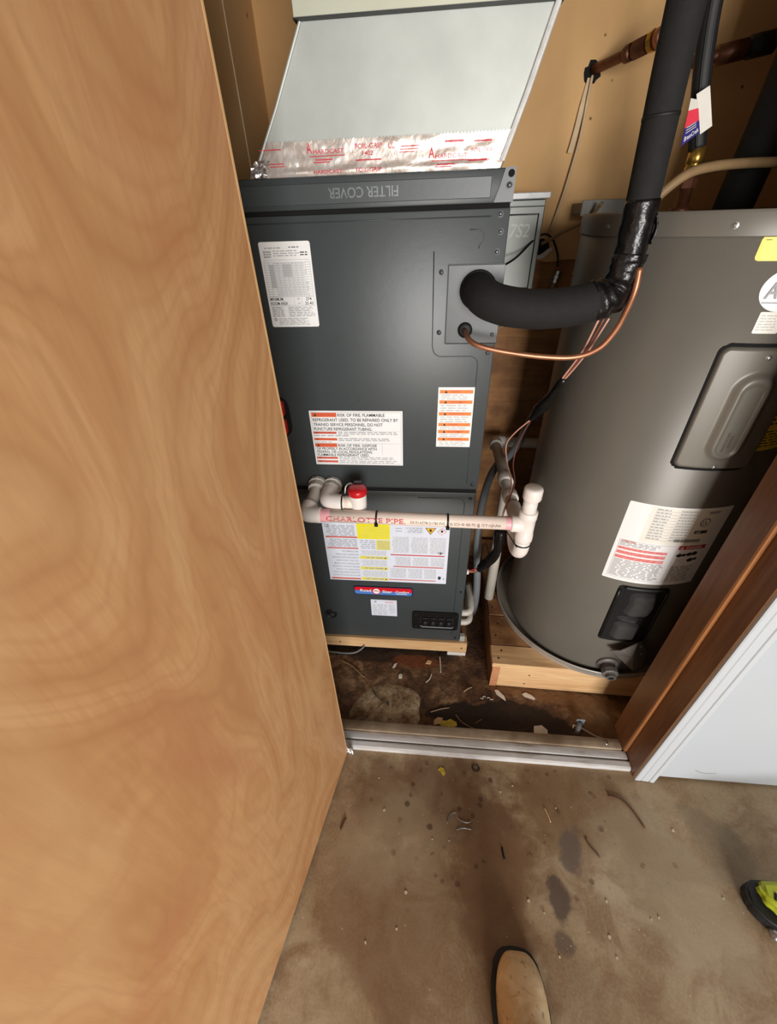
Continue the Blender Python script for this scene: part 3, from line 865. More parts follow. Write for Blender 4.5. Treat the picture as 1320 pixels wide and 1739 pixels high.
# breaker window
fr_o = rrect(-0.034, 0.141, 0.149, 0.249, 0.012, 4); fr_i = rrect(-0.004, 0.126, 0.165, 0.222, 0.006, 4)
n = len(fr_o)
V = [(a, YF - 0.004, b) for a, b in fr_o] + [(a, YF - 0.004, b) for a, b in fr_i] + [(a, YF + 0.0004, b) for a, b in fr_o] + [(a, YF + 0.0004, b) for a, b in fr_i]
F = []
for i in range(n):
    j = (i + 1) % n
    F += [(i, j, n + j, n + i), (i, 2 * n + i, 2 * n + j, j), (n + i, n + j, 3 * n + j, 3 * n + i)]
bw = mo('breaker_window', V, F, 'black_plastic', ah)
geo('breaker_back', box(-0.004, 0.126, YF - 0.0003, YF + 0.0002, 0.165, 0.222), 'hole_black', bw)
for i in range(4):
    a = 0.004 + i * 0.030
    geo('breaker', box(a, a + 0.025, YF - 0.0075, YF - 0.0005, 0.170, 0.216, 0.002), 'black_plastic', bw)
    geo('breaker_switch', box(a + 0.006, a + 0.019, YF - 0.012, YF - 0.007, 0.184, 0.199, 0.002), 'cabinet_dark', bw)
geo('window_lip', tube([(-0.002, YF - 0.006, 0.174), (0.004, YF - 0.008, 0.168), (0.118, YF - 0.008, 0.168), (0.124, YF - 0.006, 0.174)], 0.003, 8), 'conduit_grey', bw, True)
for (a, b) in ((-0.020, 0.232), (0.131, 0.232), (-0.020, 0.166)): screw((a, YF - 0.004, b), bw, r=0.003)
# knockout hole
kn = geo('knockout_ring', lathe([(0, 0.024), (0.002, 0.024), (0.003, 0.020), (0.0005, 0.018)], (-0.350, YF + 0.0005, 0.208), (0, -1, 0), 26, False), 'screw_dark', ah, True)
geo('knockout_hole', lathe([(0, 0.018), (0.0006, 0.018)], (-0.350, YF + 0.0004, 0.208), (0, -1, 0), 26), 'hole_black', kn)
geo('hole_insulation', lathe([(0.0006, 0.011), (0.003, 0.008), (0.004, 0.003)], (-0.347, YF + 0.0004, 0.204), (0, -1, 0), 10), 'foam_grey', kn, True)
# connector window with two red plugs near the door
cw = geo('connector_recess', prism(rrect(-0.440, -0.371, 0.962, 1.078, 0.030, 5), 'Y', YF - 0.003, YF), 'black_plastic', ah)
for zz in (1.046, 0.994):
    p = geo('connector_plug', prism(rrect(-0.432, -0.383, zz - 0.022, zz + 0.022, 0.008, 4), 'Y', YF - 0.009, YF - 0.003), 'red_plastic', cw)
    geo('plug_nut', lathe([(0, 0.014), (0.010, 0.013), (0.012, 0.008)], (-0.398, YF - 0.009, zz), (0, -1, 0), 8), 'red_plastic', cw)
# two conduit elbows leaving the right side near the bottom
for zz in (0.205, 0.150):
    geo('conduit_elbow', tube(smooth_path([(0.150, 1.060, zz), (0.176, 1.060, zz + 0.002), (0.190, 1.072, zz + 0.006), (0.192, 1.11, zz + 0.012), (0.190, 1.20, zz + 0.012)], 5), 0.014, 12), 'pvc_grey', ah, True)
geo('corner_clip', box(0.1555, 0.175, 1.022, 1.040, 0.076, 0.105, 0.001), 'galvanized', ah)
# metal nipple on the side for the thermostat wires
geo('wire_bushing', lathe([(0, 0.016), (0.006, 0.016), (0.006, 0.010), (0.016, 0.010)], (0.1545, 1.10, 0.385), (1, 0, 0), 14), 'scrap_white', ah)

# timber platform below it
pf = thing('timber_platform', 'low pine frame on shims carrying the grey air handler', 'platform', (-0.14, 1.28, 0))
geo('front_board', box(-0.475, 0.186, 1.012, 1.050, 0.018, 0.0745, 0.002), 'pine', pf)
geo('rear_board', box(-0.475, 0.186, 1.515, 1.553, 0.018, 0.0745, 0.002), 'pine', pf)
geo('side_board', box(0.148, 0.186, 1.051, 1.514, 0.018, 0.0745, 0.002), 'pine_side', pf)
geo('side_board', box(-0.475, -0.437, 1.051, 1.514, 0.018, 0.0745, 0.002), 'pine_side', pf)
geo('shim_block', box(0.110, 0.184, 1.008, 1.060, 0.0, 0.0178, 0.002), 'scrap_white', pf)
geo('shim_block', box(-0.46, -0.40, 1.012, 1.060, 0.0, 0.0178, 0.002), 'chip_wood', pf)
geo('shim_block', box(0.110, 0.184, 1.49, 1.553, 0.0, 0.0178, 0.002), 'chip_wood', pf)
geo('shim_block', box(-0.46, -0.40, 1.49, 1.553, 0.0, 0.0178, 0.002), 'chip_wood', pf)
for a in (-0.33, 0.165):
    geo('nail_head', lathe([(0, 0.0035), (0.001, 0.0035)], (a, 1.012, 0.045), (0, -1, 0), 8), 'screw_dark', pf)

# ================================================================== DUCT ABOVE
Z0, Z1 = 1.5235, 1.726
BL, BR, TL, TR = -0.352, 0.127, -0.232, 0.190
DY0, DY1 = 1.024, 1.50
def duct_x(z, left):
    t = (z - Z0) / (Z1 - Z0)
    return (BL + (TL - BL) * t) if left else (BR + (TR - BR) * t)
dt = thing('sheet_metal_duct', 'galvanized slanting sheet metal duct taped on top of the air handler', 'duct', (-0.1, 1.26, Z0))
V = [(BL, DY0, Z0), (BR, DY0, Z0), (BR, DY1, Z0), (BL, DY1, Z0), (TL, DY0, Z1), (TR, DY0, Z1), (TR, DY1, Z1), (TL, DY1, Z1)]
mo('front_sheet', [V[0], V[1], V[5], V[4]] + [(p[0], p[1] + 0.001, p[2]) for p in (V[0], V[1], V[5], V[4])], [(0, 1, 2, 3), (7, 6, 5, 4), (0, 4, 5, 1), (1, 5, 6, 2), (2, 6, 7, 3), (3, 7, 4, 0)], 'galvanized', dt)
mo('side_sheet', [V[1], V[2], V[6], V[5]], [(0, 1, 2, 3)], 'galvanized', dt)
mo('side_sheet', [V[3], V[0], V[4], V[7]], [(0, 1, 2, 3)], 'galvanized', dt)
mo('back_sheet', [V[2], V[3], V[7], V[6]], [(0, 1, 2, 3)], 'galvanized', dt)
geo('corner_seam', tube([(BR + 0.001, DY0 - 0.002, Z0 + 0.01), ((BR + TR) / 2 + 0.002, DY0 - 0.002, (Z0 + Z1) / 2), (TR + 0.002, DY0 - 0.002, Z1 - 0.001)], 0.0055, 8), 'galvanized_bright', dt)  # right seam faces the light; that brightness is put into its metal colour
geo('corner_seam', tube([(BL, DY0 - 0.001, Z0 + 0.01), ((BL + TL) / 2, DY0 - 0.001, (Z0 + Z1) / 2), (TL, DY0 - 0.001, Z1 - 0.001)], 0.0028, 8), 'galvanized', dt)
# wrinkled foil tape with red print
def tape_y(u, v):
    x = u * 0.5; 
    d = 0.0016 + 0.0016 * mnoise.noise(Vector((x * 22, v * 4, 1.3))) + 0.0004 * mnoise.noise(Vector((x * 110, v * 12, 4.0)))
    d += 0.004 * max(0, 1 - abs(v - 0.12) / 0.16) * (0.6 + 0.6 * mnoise.noise(Vector((x * 18, 0, 9))))
    return DY0 - 0.0012 - max(0.0006, d)
NU, NV = 150, 16
TZ0, TZ1 = Z0 - 0.0005, 1.5755
V, F = [], []
for j in range(NV + 1):
    for i in range(NU + 1):
        u, v = i / NU, j / NV
        z = TZ0 + (TZ1 - TZ0) * v
        if j == NV: z += 0.0015 * (1 if i % 2 else -1)
        xl, xr = duct_x(z, True) - 0.004, duct_x(z, False) + 0.004
        x_ = xl + (xr - xl) * u
        V.append((x_, tape_y(u, v) if 0 < i < NU else DY0 + 0.010, z))
for j in range(NV):
    for i in range(NU):
        a = j * (NU + 1) + i
        F.append((a, a + 1, a + NU + 2, a + NU + 1))
tp = mo('foil_tape', V, F, 'foil_tape', dt, True, label='crinkled foil tape with red print')
# tape wraps on the two sides
for left in (True, False):
    V, F = [], []
    s = -1 if left else 1
    for j in range(5):
        for i in range(12):
            z = TZ0 + (TZ1 - TZ0) * j / 4
            V.append((duct_x(z, left) + s * (0.0035 + 0.0015 * mnoise.noise(Vector((i, j * 2, 3 + s)))), DY0 + 0.008 + 0.45 * i / 11, z))
    for j in range(4):
        for i in range(11):
            a = j * 12 + i; F.append((a, a + 1, a + 13, a + 12))
    mo('side_tape', V, F, 'foil_tape', dt, True)
# gathered tape end at the lower left corner
V, F = [], []
for j in range(9):
    for i in range(9):
        a, b = i / 8, j / 8
        V.append((-0.364 + 0.034 * a + 0.012 * b + 0.004 * mnoise.noise(Vector((i * 1.1, j * 0.9, 2))), DY0 - 0.012 - 0.008 * mnoise.noise(Vector((i * 0.9, j * 1.3, 7))) , 1.5225 + 0.026 * b + 0.003 * mnoise.noise(Vector((i, j, 11)))))
for j in range(8):
    for i in range(8):
        a = j * 9 + i; F.append((a, a + 1, a + 10, a + 9))
mo('tape_end', V, F, 'foil_crumple', dt)
# red print following the tape
S = Sheet(lambda u, v, d: Vector((-0.36 + u, 0, 1.5235 + v)), 0.5, 0.05)
def put_print(txt, x_, z_, h, width):
    V_, F_, w_, _ = text_geo(txt)
    sx_, sy_ = width / w_, h / 0.7
    out = []
    for p in V_:
        X, Z = x_ + p.x * sx_, z_ + p.y * sy_
        xl, xr = duct_x(Z, True) - 0.004, duct_x(Z, False) + 0.004
        out.append(Vector((X, tape_y((X - xl) / (xr - xl), (Z - TZ0) / (TZ1 - TZ0)) - 0.0012, Z)))
    S.add('letter_red', out, F_)
def put_bar(x0, x1, z0, z1, n=10):
    out, F_ = [], []
    for i in range(n + 1):
        X = x0 + (x1 - x0) * i / n
        for Z in (z0, z1):
            xl, xr = duct_x(Z, True) - 0.004, duct_x(Z, False) + 0.004
            out.append(Vector((X, tape_y((X - xl) / (xr - xl), (Z - TZ0) / (TZ1 - TZ0)) - 0.0012, Z)))
    for i in range(n): F_.append((2 * i, 2 * i + 2, 2 * i + 3, 2 * i + 1))
    S.add('letter_red', out, F_)
for X0 in (-0.245, -0.010):
    zt = 1.556 if X0 < -0.1 else 1.541
    put_print('A', X0, zt + 0.001, 0.0155, 0.011)
    put_print('HARDCAST', X0 + 0.013, zt, 0.0062, 0.060); put_bar(X0 + 0.006, X0 + 0.075, zt - 0.0042, zt - 0.0030); put_bar(X0 + 0.016, X0 + 0.050, zt - 0.0100, zt - 0.0080); put_bar(X0 + 0.012, X0 + 0.044, zt - 0.0135, zt - 0.0120)
put_print('FOIL-GRIP', -0.150, 1.5605, 0.0072, 0.052); put_print('1402', -0.136, 1.5505, 0.0066, 0.020); put_bar(-0.150, -0.100, 1.5430, 1.5450)
put_print('UL', -0.086, 1.5585, 0.0080, 0.012)
put_print('HARDCAST', -0.235, 1.5265, 0.0052, 0.058); put_print('FOIL-GRIP', -0.150, 1.5265, 0.0060, 0.050)
put_bar(-0.338, -0.295, 1.564, 1.5655); put_bar(-0.336, -0.292, 1.543, 1.5445); put_bar(-0.330, -0.290, 1.539, 1.5402)
put_bar(-0.062, -0.028, 1.560, 1.5615); put_bar(-0.064, -0.030, 1.556, 1.5572); put_bar(-0.066, -0.036, 1.552, 1.5532)
put_print('FOIL-GRIP', 0.070, 1.5470, 0.0062, 0.040); put_bar(0.020, 0.055, 1.563, 1.566); put_bar(0.074, 0.106, 1.562, 1.5645); put_bar(0.065, 0.100, 1.535, 1.5375)
for m, (v, f) in S.layers.items(): mo('lettering', v, f, m, tp)

pl = thing('supply_plenum', 'pale beige metal plenum collar resting above the slanting duct', 'duct', (-0.02, 1.26, Z1))
geo('collar', box(-0.240, 0.199, 1.012, 1.515, Z1 + 0.0005, 1.80, 0.001), 'collar_metal', pl)
geo('collar_lip', box(-0.241, 0.200, 1.0105, 1.517, Z1 - 0.0012, Z1 + 0.0005), 'cabinet_dark', pl)
geo('plenum_box', box(-0.236, 0.195, 1.016, 1.511, 1.80, 2.449), 'collar_metal', pl)
geo('drive_cleat', tube([(0.2015, 1.016, Z1 + 0.008), (0.2015, 1.016, 1.80)], 0.006, 8), 'collar_metal', pl)

# ================================================================== REFRIGERANT LINES
sl = thing('insulated_suction_line', 'thick black foam insulated pipe bending from air handler up past heater', 'pipe', (0.36, 0.92, 1.30))
p1 = smooth_path([(0.105, YF - 0.006, 1.318), (0.106, 0.985, 1.316), (0.122, 0.945, 1.308), (0.160, 0.923, 1.299), (0.220, 0.917, 1.2945), (0.280, 0.917, 1.299), (0.326, 0.918, 1.308)], 6)
geo('horizontal_insulation', tube(p1, 0.0365, 24, lump=0.02), 'black_foam', sl, True)
p2 = smooth_path([(0.318, 0.918, 1.306), (0.340, 0.919, 1.312), (0.356, 0.921, 1.322), (0.364, 0.922, 1.342), (0.366, 0.923, 1.365), (0.367, 0.924, 1.385)], 6)
geo('elbow_tape', tube(p2, [0.0375 - 0.009 * (i / (len(p2) - 1)) for i in range(len(p2))], 20, lump=0.20, seed=3), 'black_tape', sl, True)
p3 = [(0.367, 0.924, 1.378), (0.3665, 0.925, 1.43), (0.361, 0.925, 1.53), (0.353, 0.925, 1.66), (0.340, 0.925, 1.95), (0.320, 0.925, 2.448)]
geo('vertical_insulation', tube(smooth_path(p3, 5), 0.0265, 24), 'black_foam', sl, True)
geo('wrap_tape', tube(smooth_path([(0.367, 0.924, 1.372), (0.3668, 0.9245, 1.40), (0.3665, 0.925, 1.43), (0.3650, 0.925, 1.465)], 7), 0.0278, 20, lump=0.06, seed=8), 'black_tape', sl, True)
geo('tape_flap', tube(smooth_path([(0.388, 0.912, 1.445), (0.394, 0.910, 1.425), (0.392, 0.911, 1.400)], 5), 0.006, 8, lump=0.3, flat=0.3), 'black_tape', sl, True)
geo('insulation_joint', tube([(0.3585, 0.925, 1.567), (0.3582, 0.925, 1.572)], 0.0272, 24), 'black_rubber', sl, True)
cl = tube(smooth_path([(0.083, YF - 0.006, 1.237), (0.083, 0.988, 1.238), (0.088, 0.962, 1.230), (0.108, 0.946, 1.220), (0.160, 0.938, 1.209), (0.245, 0.930, 1.1995), (0.312, 0.924, 1.200), (0.352, 0.915, 1.219), (0.372, 0.908, 1.252), (0.380, 0.900, 1.29), (0.3825, 0.893, 1.33), (0.381, 0.897, 1.365)], 6), 0.0058, 12)
tag(geo('copper_liquid_line', cl, 'copper', None, True), 'thin bare copper tube curving below the black suction pipe', 'pipe')

# ================================================================== THERMOSTAT WIRING
wr = thing('control_wiring', 'pink and brown wires bundled with black tape between the two appliances', 'wire', (0.28, 1.05, 0.38))
def wire(pts, mat, r=0.0022, n=6):
    return geo('wire', tube(smooth_path(pts, n), r, 6), mat, wr, True)
for i, m in enumerate(('wire_pink', 'wire_brown', 'wire_pink')):
    k = (i - 1) * 0.006
    wire([(0.352 + k * 1.6, 0.925, 1.275), (0.342 + k, 0.955, 1.205), (0.327 + k * 0.7, 0.995, 1.140), (0.318, 1.01, 1.115)], m)
geo('bundle_tape', tube(smooth_path([(0.324, 1.000, 1.130), (0.313, 1.035, 1.075), (0.300, 1.075, 1.020), (0.292, 1.10, 0.985)], 5), [0.007, 0.008, 0.008, 0.009, 0.010, 0.011, 0.013, 0.016, 0.017, 0.016, 0.014, 0.013, 0.013, 0.011, 0.010, 0.008], 10, lump=0.35, seed=5), 'black_tape', wr, True)
wire([(0.293, 1.10, 0.985), (0.262, 1.13, 0.93), (0.246, 1.15, 0.88), (0.252, 1.13, 0.83), (0.266, 1.08, 0.775), (0.240, 1.02, 0.715), (0.236, 1.0, 0.64)], 'wire_pink')
wire([(0.293, 1.10, 0.985), (0.286, 1.13, 0.93), (0.278, 1.15, 0.87), (0.272, 1.13, 0.82), (0.275, 1.085, 0.775), (0.243, 1.025, 0.71), (0.238, 1.0, 0.64)], 'wire_brown')
geo('bundle_tape', tube(smooth_path([(0.238, 1.0, 0.665), (0.238, 1.0, 0.61), (0.236, 1.01, 0.56), (0.224, 1.035, 0.50), (0.203, 1.06, 0.445)], 4), 0.0145, 12, lump=0.55, seed=12), 'black_tape', wr, True)
wire([(0.210, 1.055, 0.46), (0.192, 1.085, 0.405), (0.171, 1.10, 0.386)], 'wire_pink')
wire([(0.206, 1.055, 0.458), (0.194, 1.09, 0.395), (0.171, 1.10, 0.382)], 'wire_brown')
wire([(0.204, 1.058, 0.45), (0.186, 1.08, 0.418), (0.171, 1.10, 0.390)], 'tag_red')
wire([(0.226, 1.03, 0.51), (0.212, 1.07, 0.55), (0.205, 1.08, 0.50), (0.200, 1.06, 0.45)], 'black_rubber', 0.0016)

# ================================================================== CONDENSATE PLUMBING
pv = thing('condensate_drain', 'cream PVC drain pipe with red lettering running across the air handler to trap', 'pipe', (0.0, 0.90, 0.64))
PR = 0.0188
PX, PY = 0.278, 0.90
geo('drain_nipple', tube(smooth_path([(-0.321, YF - 0.001, 0.808), (-0.325, 0.96, 0.794), (-0.331, 0.922, 0.783)], 5), 0.0182, 20), 'pvc_grey', pv, True)
geo('threaded_adapter', lathe([(0, 0.029), (0.010, 0.029), (0.011, 0.025), (0.030, 0.025), (0.031, 0.022)], (-0.321, YF - 0.001, 0.808), (-0.01, -1, -0.13), 12), 'pvc_grey', pv)
geo('elbow_fitting', tube(smooth_path([(-0.3285, 0.938, 0.787), (-0.332, 0.912, 0.780), (-0.327, 0.901, 0.778), (-0.305, 0.899, 0.7776), (-0.290, 0.899, 0.7774)], 6), 0.0228, 22), 'pvc_fitting', pv, True)
run = geo('drain_pipe', tube([(-0.292, 0.899, 0.7774), (0.0, 0.8995, 0.7720), (0.250, 0.90, 0.7674)], PR, 28), 'pvc', pv, True)
geo('primer_stain', tube([(-0.290, 0.899, 0.77735), (-0.262, 0.899, 0.77685)], PR + 0.0003, 28, False), 'primer_pink', run, True)
geo('primer_stain', tube([(0.222, 0.90, 0.7679), (0.240, 0.90, 0.7676)], PR + 0.0003, 28, False), 'primer_pink', run, True)
def pipe_map(x0, ang0):
    def f(u, v, d):
        X = x0 + u
        zc = 0.7720 - 0.0185 * X
        a = ang0 + v / PR
        r = PR + d
        return Vector((X, 0.8995 - r * math.cos(a), zc + r * math.sin(a)))
    return f
S = Sheet(pipe_map(-0.28, 0.0), 0.6, 0.04)
S.text('CHARLOTTE PIPE.', 0.008, -0.0035, 0.0135, 'letter_red', 0.222)
S.text('3/4 IN ASTM D1785 PVC 1120 SCH 40 480 PSI @ 73°F NSF-PW', 0.243, -0.0015, 0.0080, 'letter_grey', 0.245)
for m, (v, f) in S.layers.items(): mo('lettering', v, f, m, run)
for a in (-0.131, 0.066):
    zc = 0.7720 - 0.0185 * a
    geo('cable_tie', tube([(a - 0.0025, 0.8995, zc), (a + 0.0025, 0.8995, zc)], PR + 0.0018, 24, True), 'black_plastic', run, True)
    geo('tie_lock', box(a - 0.005, a + 0.005, 0.8995 - PR - 0.007, 0.8995 - PR - 0.001, zc - 0.014, zc - 0.005, 0.001), 'black_plastic', run)
# tee with capped vent
geo('tee_fitting', lathe([(0, 0.0230), (0.004, 0.0246), (0.024, 0.0246), (0.026, 0.0230), (0.075, 0.0230), (0.077, 0.0246), (0.098, 0.0246), (0.100, 0.0230)], (PX, PY, 0.712), (0, 0, 1), 26), 'pvc_fitting', pv, True)
geo('tee_hub', lathe([(0, 0.0222), (0.004, 0.0236), (0.028, 0.0236), (0.040, 0.020)], (0.236, PY, 0.7675), (1, 0, -0.02), 26), 'pvc_fitting', pv, True)
geo('vent_stub', lathe([(0, PR), (0.05, PR)], (PX, PY, 0.805), (0, 0, 1), 26), 'pvc_fitting', pv, True)
geo('vent_cap', lathe([(0, 0.0225), (0.003, 0.0240), (0.030, 0.0240), (0.0345, 0.0215), (0.0365, 0.016), (0.037, 0.0)], (PX + 0.001, PY, 0.850), (0, 0, 1), 26, False), 'pvc_fitting', pv, True)
arcp = [(PX, PY, 0.716), (PX, PY, 0.690)]
for k in range(0, 11):
    a = math.pi * k / 10
    arcp.append((PX - 0.006 * k / 10, 0.937 - 0.037 * math.cos(a), 0.682 - 0.030 * math.sin(a)))
arcp += [(PX - 0.006, 0.974, 0.692), (PX - 0.006, 0.9745, 0.703)]
geo('trap_bend', tube(arcp, 0.0218, 24), 'pvc_fitting', pv, True)
geo('trap_elbow', tube(smooth_path([(PX - 0.006, 0.9745, 0.700), (PX - 0.006, 0.978, 0.716), (PX - 0.006, 0.994, 0.7225), (PX - 0.005, 1.02, 0.7225), (PX - 0.005, 1.05, 0.722)], 5), 0.0225, 22), 'pvc_fitting', pv, True)
geo('rear_pipe', tube([(0.273, 1.045, 0.722), (0.274, 1.30, 0.717), (0.278, 1.50, 0.711)], 0.0185, 22), 'pvc_grey', pv, True)
for (a, b) in ((1.085, 1.125), (1.185, 1.235)):
    geo('coupling', tube([(0.273, a, 0.7212), (0.2735, a + 0.003, 0.721), (0.2735, b - 0.003, 0.7195), (0.2735, b, 0.7193)], [0.0225, 0.0240, 0.0240, 0.0225], 22), 'pvc_fitting', pv, True)
geo('drop_pipe', tube([(0.282, 1.205, 0.715), (0.283, 1.205, 0.142)], 0.0195, 20), 'pvc_grey', pv, True)
geo('rear_elbow', tube(smooth_path([(0.277, 1.475, 0.712), (0.279, 1.505, 0.711), (0.288, 1.517, 0.710), (0.315, 1.519, 0.709)], 5), 0.0255, 20), 'pvc_grey', pv, True)
geo('wall_pipe', tube([(0.305, 1.519, 0.709), (0.62, 1.519, 0.700)], 0.0195, 20), 'pvc_grey', pv, True)
geo('cable_tie', tube([(PX, PY, 0.6985), (PX, PY, 0.7025)], 0.0234, 22), 'black_plastic', pv, True)
geo('tie_tail', tube(smooth_path([(PX - 0.018, PY - 0.022, 0.700), (PX - 0.035, PY + 0.01, 0.715), (PX - 0.058, PY + 0.05, 0.735)], 5), 0.0016, 6), 'black_plastic', pv, True)

fs = thing('float_switch_drain', 'short PVC overflow elbow with red capped float switch on the air handler', 'float switch', (-0.23, 0.95, 0.78))
geo('threaded_adapter', lathe([(0, 0.029), (0.010, 0.029), (0.011, 0.025), (0.028, 0.025), (0.029, 0.022)], (-0.276, YF - 0.001, 0.805), (-0.03, -1, -0.03), 12), 'pvc_grey', fs)
geo('elbow_fitting', tube(smooth_path([(-0.277, 0.995, 0.804), (-0.278, 0.955, 0.803), (-0.272, 0.936, 0.802), (-0.250, 0.930, 0.802), (-0.228, 0.930, 0.802)], 6), 0.0232, 22), 'pvc_fitting', fs, True)
geo('stub_pipe', tube([(-0.232, 0.930, 0.802), (-0.195, 0.930, 0.802)], 0.0188, 20), 'pvc', fs, True)
sw = geo('switch_body', lathe([(0, 0.0215), (0.003, 0.0235), (0.020, 0.024), (0.045, 0.0245), (0.050, 0.0255)], (-0.186, 0.930, 0.783), (0, 0, 1), 26), 'pvc_fitting', fs, True)
geo('switch_cap', lathe([(0, 0.0262), (0.003, 0.027), (0.012, 0.027), (0.017, 0.0255), (0.021, 0.019), (0.0225, 0.0)], (-0.186, 0.930, 0.8335), (0, 0, 1), 26, False), 'red_plastic', fs, True)
geo('cap_lid', box(-0.200, -0.176, 0.945, 0.962, 0.848, 0.857, 0.002), 'black_plastic', fs)
geo('cable_tie', tube([(-0.232, 0.930, 0.802), (-0.228, 0.930, 0.802)], 0.0245, 22), 'black_plastic', fs, True)
geo('switch_lead', tube(smooth_path([(-0.196, 0.948, 0.846), (-0.210, 0.955, 0.850), (-0.224, 0.960, 0.836), (-0.228, 0.955, 0.815)], 5), 0.0022, 6), 'scrap_white', fs, True)
geo('switch_lead', tube(smooth_path([(-0.226, 0.906, 0.790), (-0.222, 0.905, 0.772), (-0.205, 0.910, 0.768), (-0.190, 0.915, 0.775)], 5), 0.0018, 6), 'black_plastic', fs, True)

gc = tube(smooth_path([(0.46, 1.50, 0.93), (0.395, 1.47, 0.845), (0.345, 1.43, 0.735), (0.300, 1.385, 0.700), (0.258, 1.33, 0.700), (0.222, 1.25, 0.665), (0.200, 1.18, 0.590), (0.196, 1.14, 0.48), (0.208, 1.12, 0.34), (0.218, 1.14, 0.20), (0.226, 1.20, 0.05), (0.23, 1.24, 0.013)], 6), 0.0135, 14)
tag(geo('grey_flexible_conduit', gc, 'conduit_grey', None, True), 'grey flexible conduit bowing down beside the air handler', 'conduit')

# ================================================================== WATER HEATER
HX, HY, HR = 0.657, 1.17, 0.30
ST = 0.140          # stand top
wh = thing('water_heater', 'grey brown cylindrical electric water heater standing in a metal pan', 'water heater', (HX, HY, ST + 0.003))
def cyl(az, z, d=0.0):
    a = math.radians(az)
    r = HR + d
    return Vector((HX + r * math.sin(a), HY - r * math.cos(a), z))
geo('tank_jacket', lathe([(0, HR - 0.004), (0.012, HR), (1.255, HR), (1.258, HR - 0.004)], (HX, HY, ST + 0.013), (0, 0, 1), 120), 'heater_paint', wh, True)
geo('base_ring', lathe([(0, HR - 0.012), (0.014, HR - 0.010)], (HX, HY, ST + 0.003), (0, 0, 1), 80), 'black_plastic', wh, True)
lid = geo('top_lid', lathe([(0, HR + 0.002), (0.001, HR + 0.0035), (0.0015, HR + 0.0045), (0.034, HR + 0.0045), (0.039, HR + 0.002), (0.040, HR - 0.006), (0.034, HR - 0.014), (0.033, 0.0)], (HX, HY, 1.407), (0, 0, 1), 120, False), 'heater_paint', wh)
autosmooth(lid, 50)
def hscrew(az, z, d=0.0045, mat='steel', r=0.0045, parent=None):
    a = math.radians(az)
    return screw(cyl(az, z, d - 0.0004), parent or wh, mat, r, (math.sin(a), -math.cos(a), 0))
hscrew(-27, 1.424); hscrew(-71.5, 1.424); hscrew(20, 1.424)
def height_patch(name, az0, az1, z0, z1, hfun, mat, nu=44, nv=60, parent=wh, label=None):
    V, F = [], []
    for j in range(nv + 1):
        for i in range(nu + 1):
            az = az0 + (az1 - az0) * i / nu; z = z0 + (z1 - z0) * j / nv
            u = math.radians(az) * HR; V.append(cyl(az, z, hfun(u, z)))
    for j in range(nv):
        for i in range(nu):
            a = j * (nu + 1) + i; F.append((a, a + 1, a + nu + 2, a + nu + 1))
    return mo(name, V, F, mat, parent, True, label)
def sd_rr(u, z, cu, cz, hu, hz, r):
    qx, qz = abs(u - cu) - hu + r, abs(z - cz) - hz + r
    return math.hypot(max(qx, 0), max(qz, 0)) + min(max(qx, qz), 0) - r
def smooth(a, b, x):
    t = min(1, max(0, (x - a) / (b - a))); return t * t * (3 - 2 * t)
U0, U1 = math.radians(-16.6) * HR, math.radians(14.5) * HR
cu, hu = (U0 + U1) / 2, (U1 - U0) / 2
def upper_panel_h(u, z):
    s = sd_rr(u, z, cu, 1.098, hu, 0.134, 0.018)
    h = 0.010 * (1 - smooth(-0.006, 0.0005, s)) - 0.002
    e = sd_rr(u, z, cu + 0.002, 1.088, 0.040, 0.100, 0.040)
    h += 0.010 * (1 - smooth(-0.016, 0.0, e))
    e2 = sd_rr(u, z, cu + 0.002, 1.083, 0.021, 0.080, 0.021)
    h -= 0.0045 * (1 - smooth(-0.004, 0.003, e2))
    return h
up = height_patch('access_cover', -17.4, 15.3, 0.958, 1.238, upper_panel_h, 'heater_paint_light', 70, 90, label='raised cover with pressed oval')
def shadow_gap_h(u, z):
    s = sd_rr(u, z, cu, 1.098, hu + 0.004, 0.138, 0.022)
    return 0.0025 * (1 - smooth(-0.001, 0.001, s)) - 0.001
height_patch('cover_shadow', -18.2, 16.2, 0.952, 1.244, shadow_gap_h, 'hole_black', 50, 60)  # black plate added as the shadow gap round the cover
hscrew(-1.0, 1.213, 0.008, parent=up); hscrew(-1.0, 0.974, 0.008, parent=up)
# fine lettering moulded low on the oval
S = Sheet(lambda u, v, d: cyl(math.degrees((cu - 0.012 + v) / HR), 1.065 - u, 0.0141 + d), 0.07, 0.03)
S.text('DANGER', 0.012, 0.014, 0.005, 'heater_paint', 0.030); S.text('ELECTRIC SHOCK', 0.006, 0.006, 0.005, 'heater_paint', 0.046)
for m, (v, f) in S.layers.items(): mo('lettering', v, f, m, up)
# big rating sheet wrapped round the jacket
LAZ0, LAZ1, LZ0, LZ1 = -26.2, 21.2, 0.586, 0.852
LW = math.radians(LAZ1 - LAZ0) * HR
def lab_map(u, v, d): return cyl(LAZ0 + math.degrees(u / HR), LZ0 + v, d)
S = Sheet(lab_map, LW, LZ1 - LZ0)
S.rect(0.052, 0.148, 0.222, 0.262, 'paper_clear', 0.0006, 12)
for k in range(11):
    S.rect(0.062, 0.160 + k * 0.0092, 0.165, 0.1607 + k * 0.0092, 'ink_grey', 0.0009, 8)
    S.greek(0.064, 0.161 + k * 0.0092, 0.100, 0.167 + k * 0.0092, 1, 'ink_grey', 0.5, word=0.01); S.greek(0.118, 0.161 + k * 0.0092, 0.160, 0.167 + k * 0.0092, 1, 'ink_grey', 0.45, word=0.006)
S.poly([(0.188 + 0.013 * math.cos(a / 20 * 6.2832), 0.222 + 0.013 * math.sin(a / 20 * 6.2832)) for a in range(20)], 'ink', 0.0010)
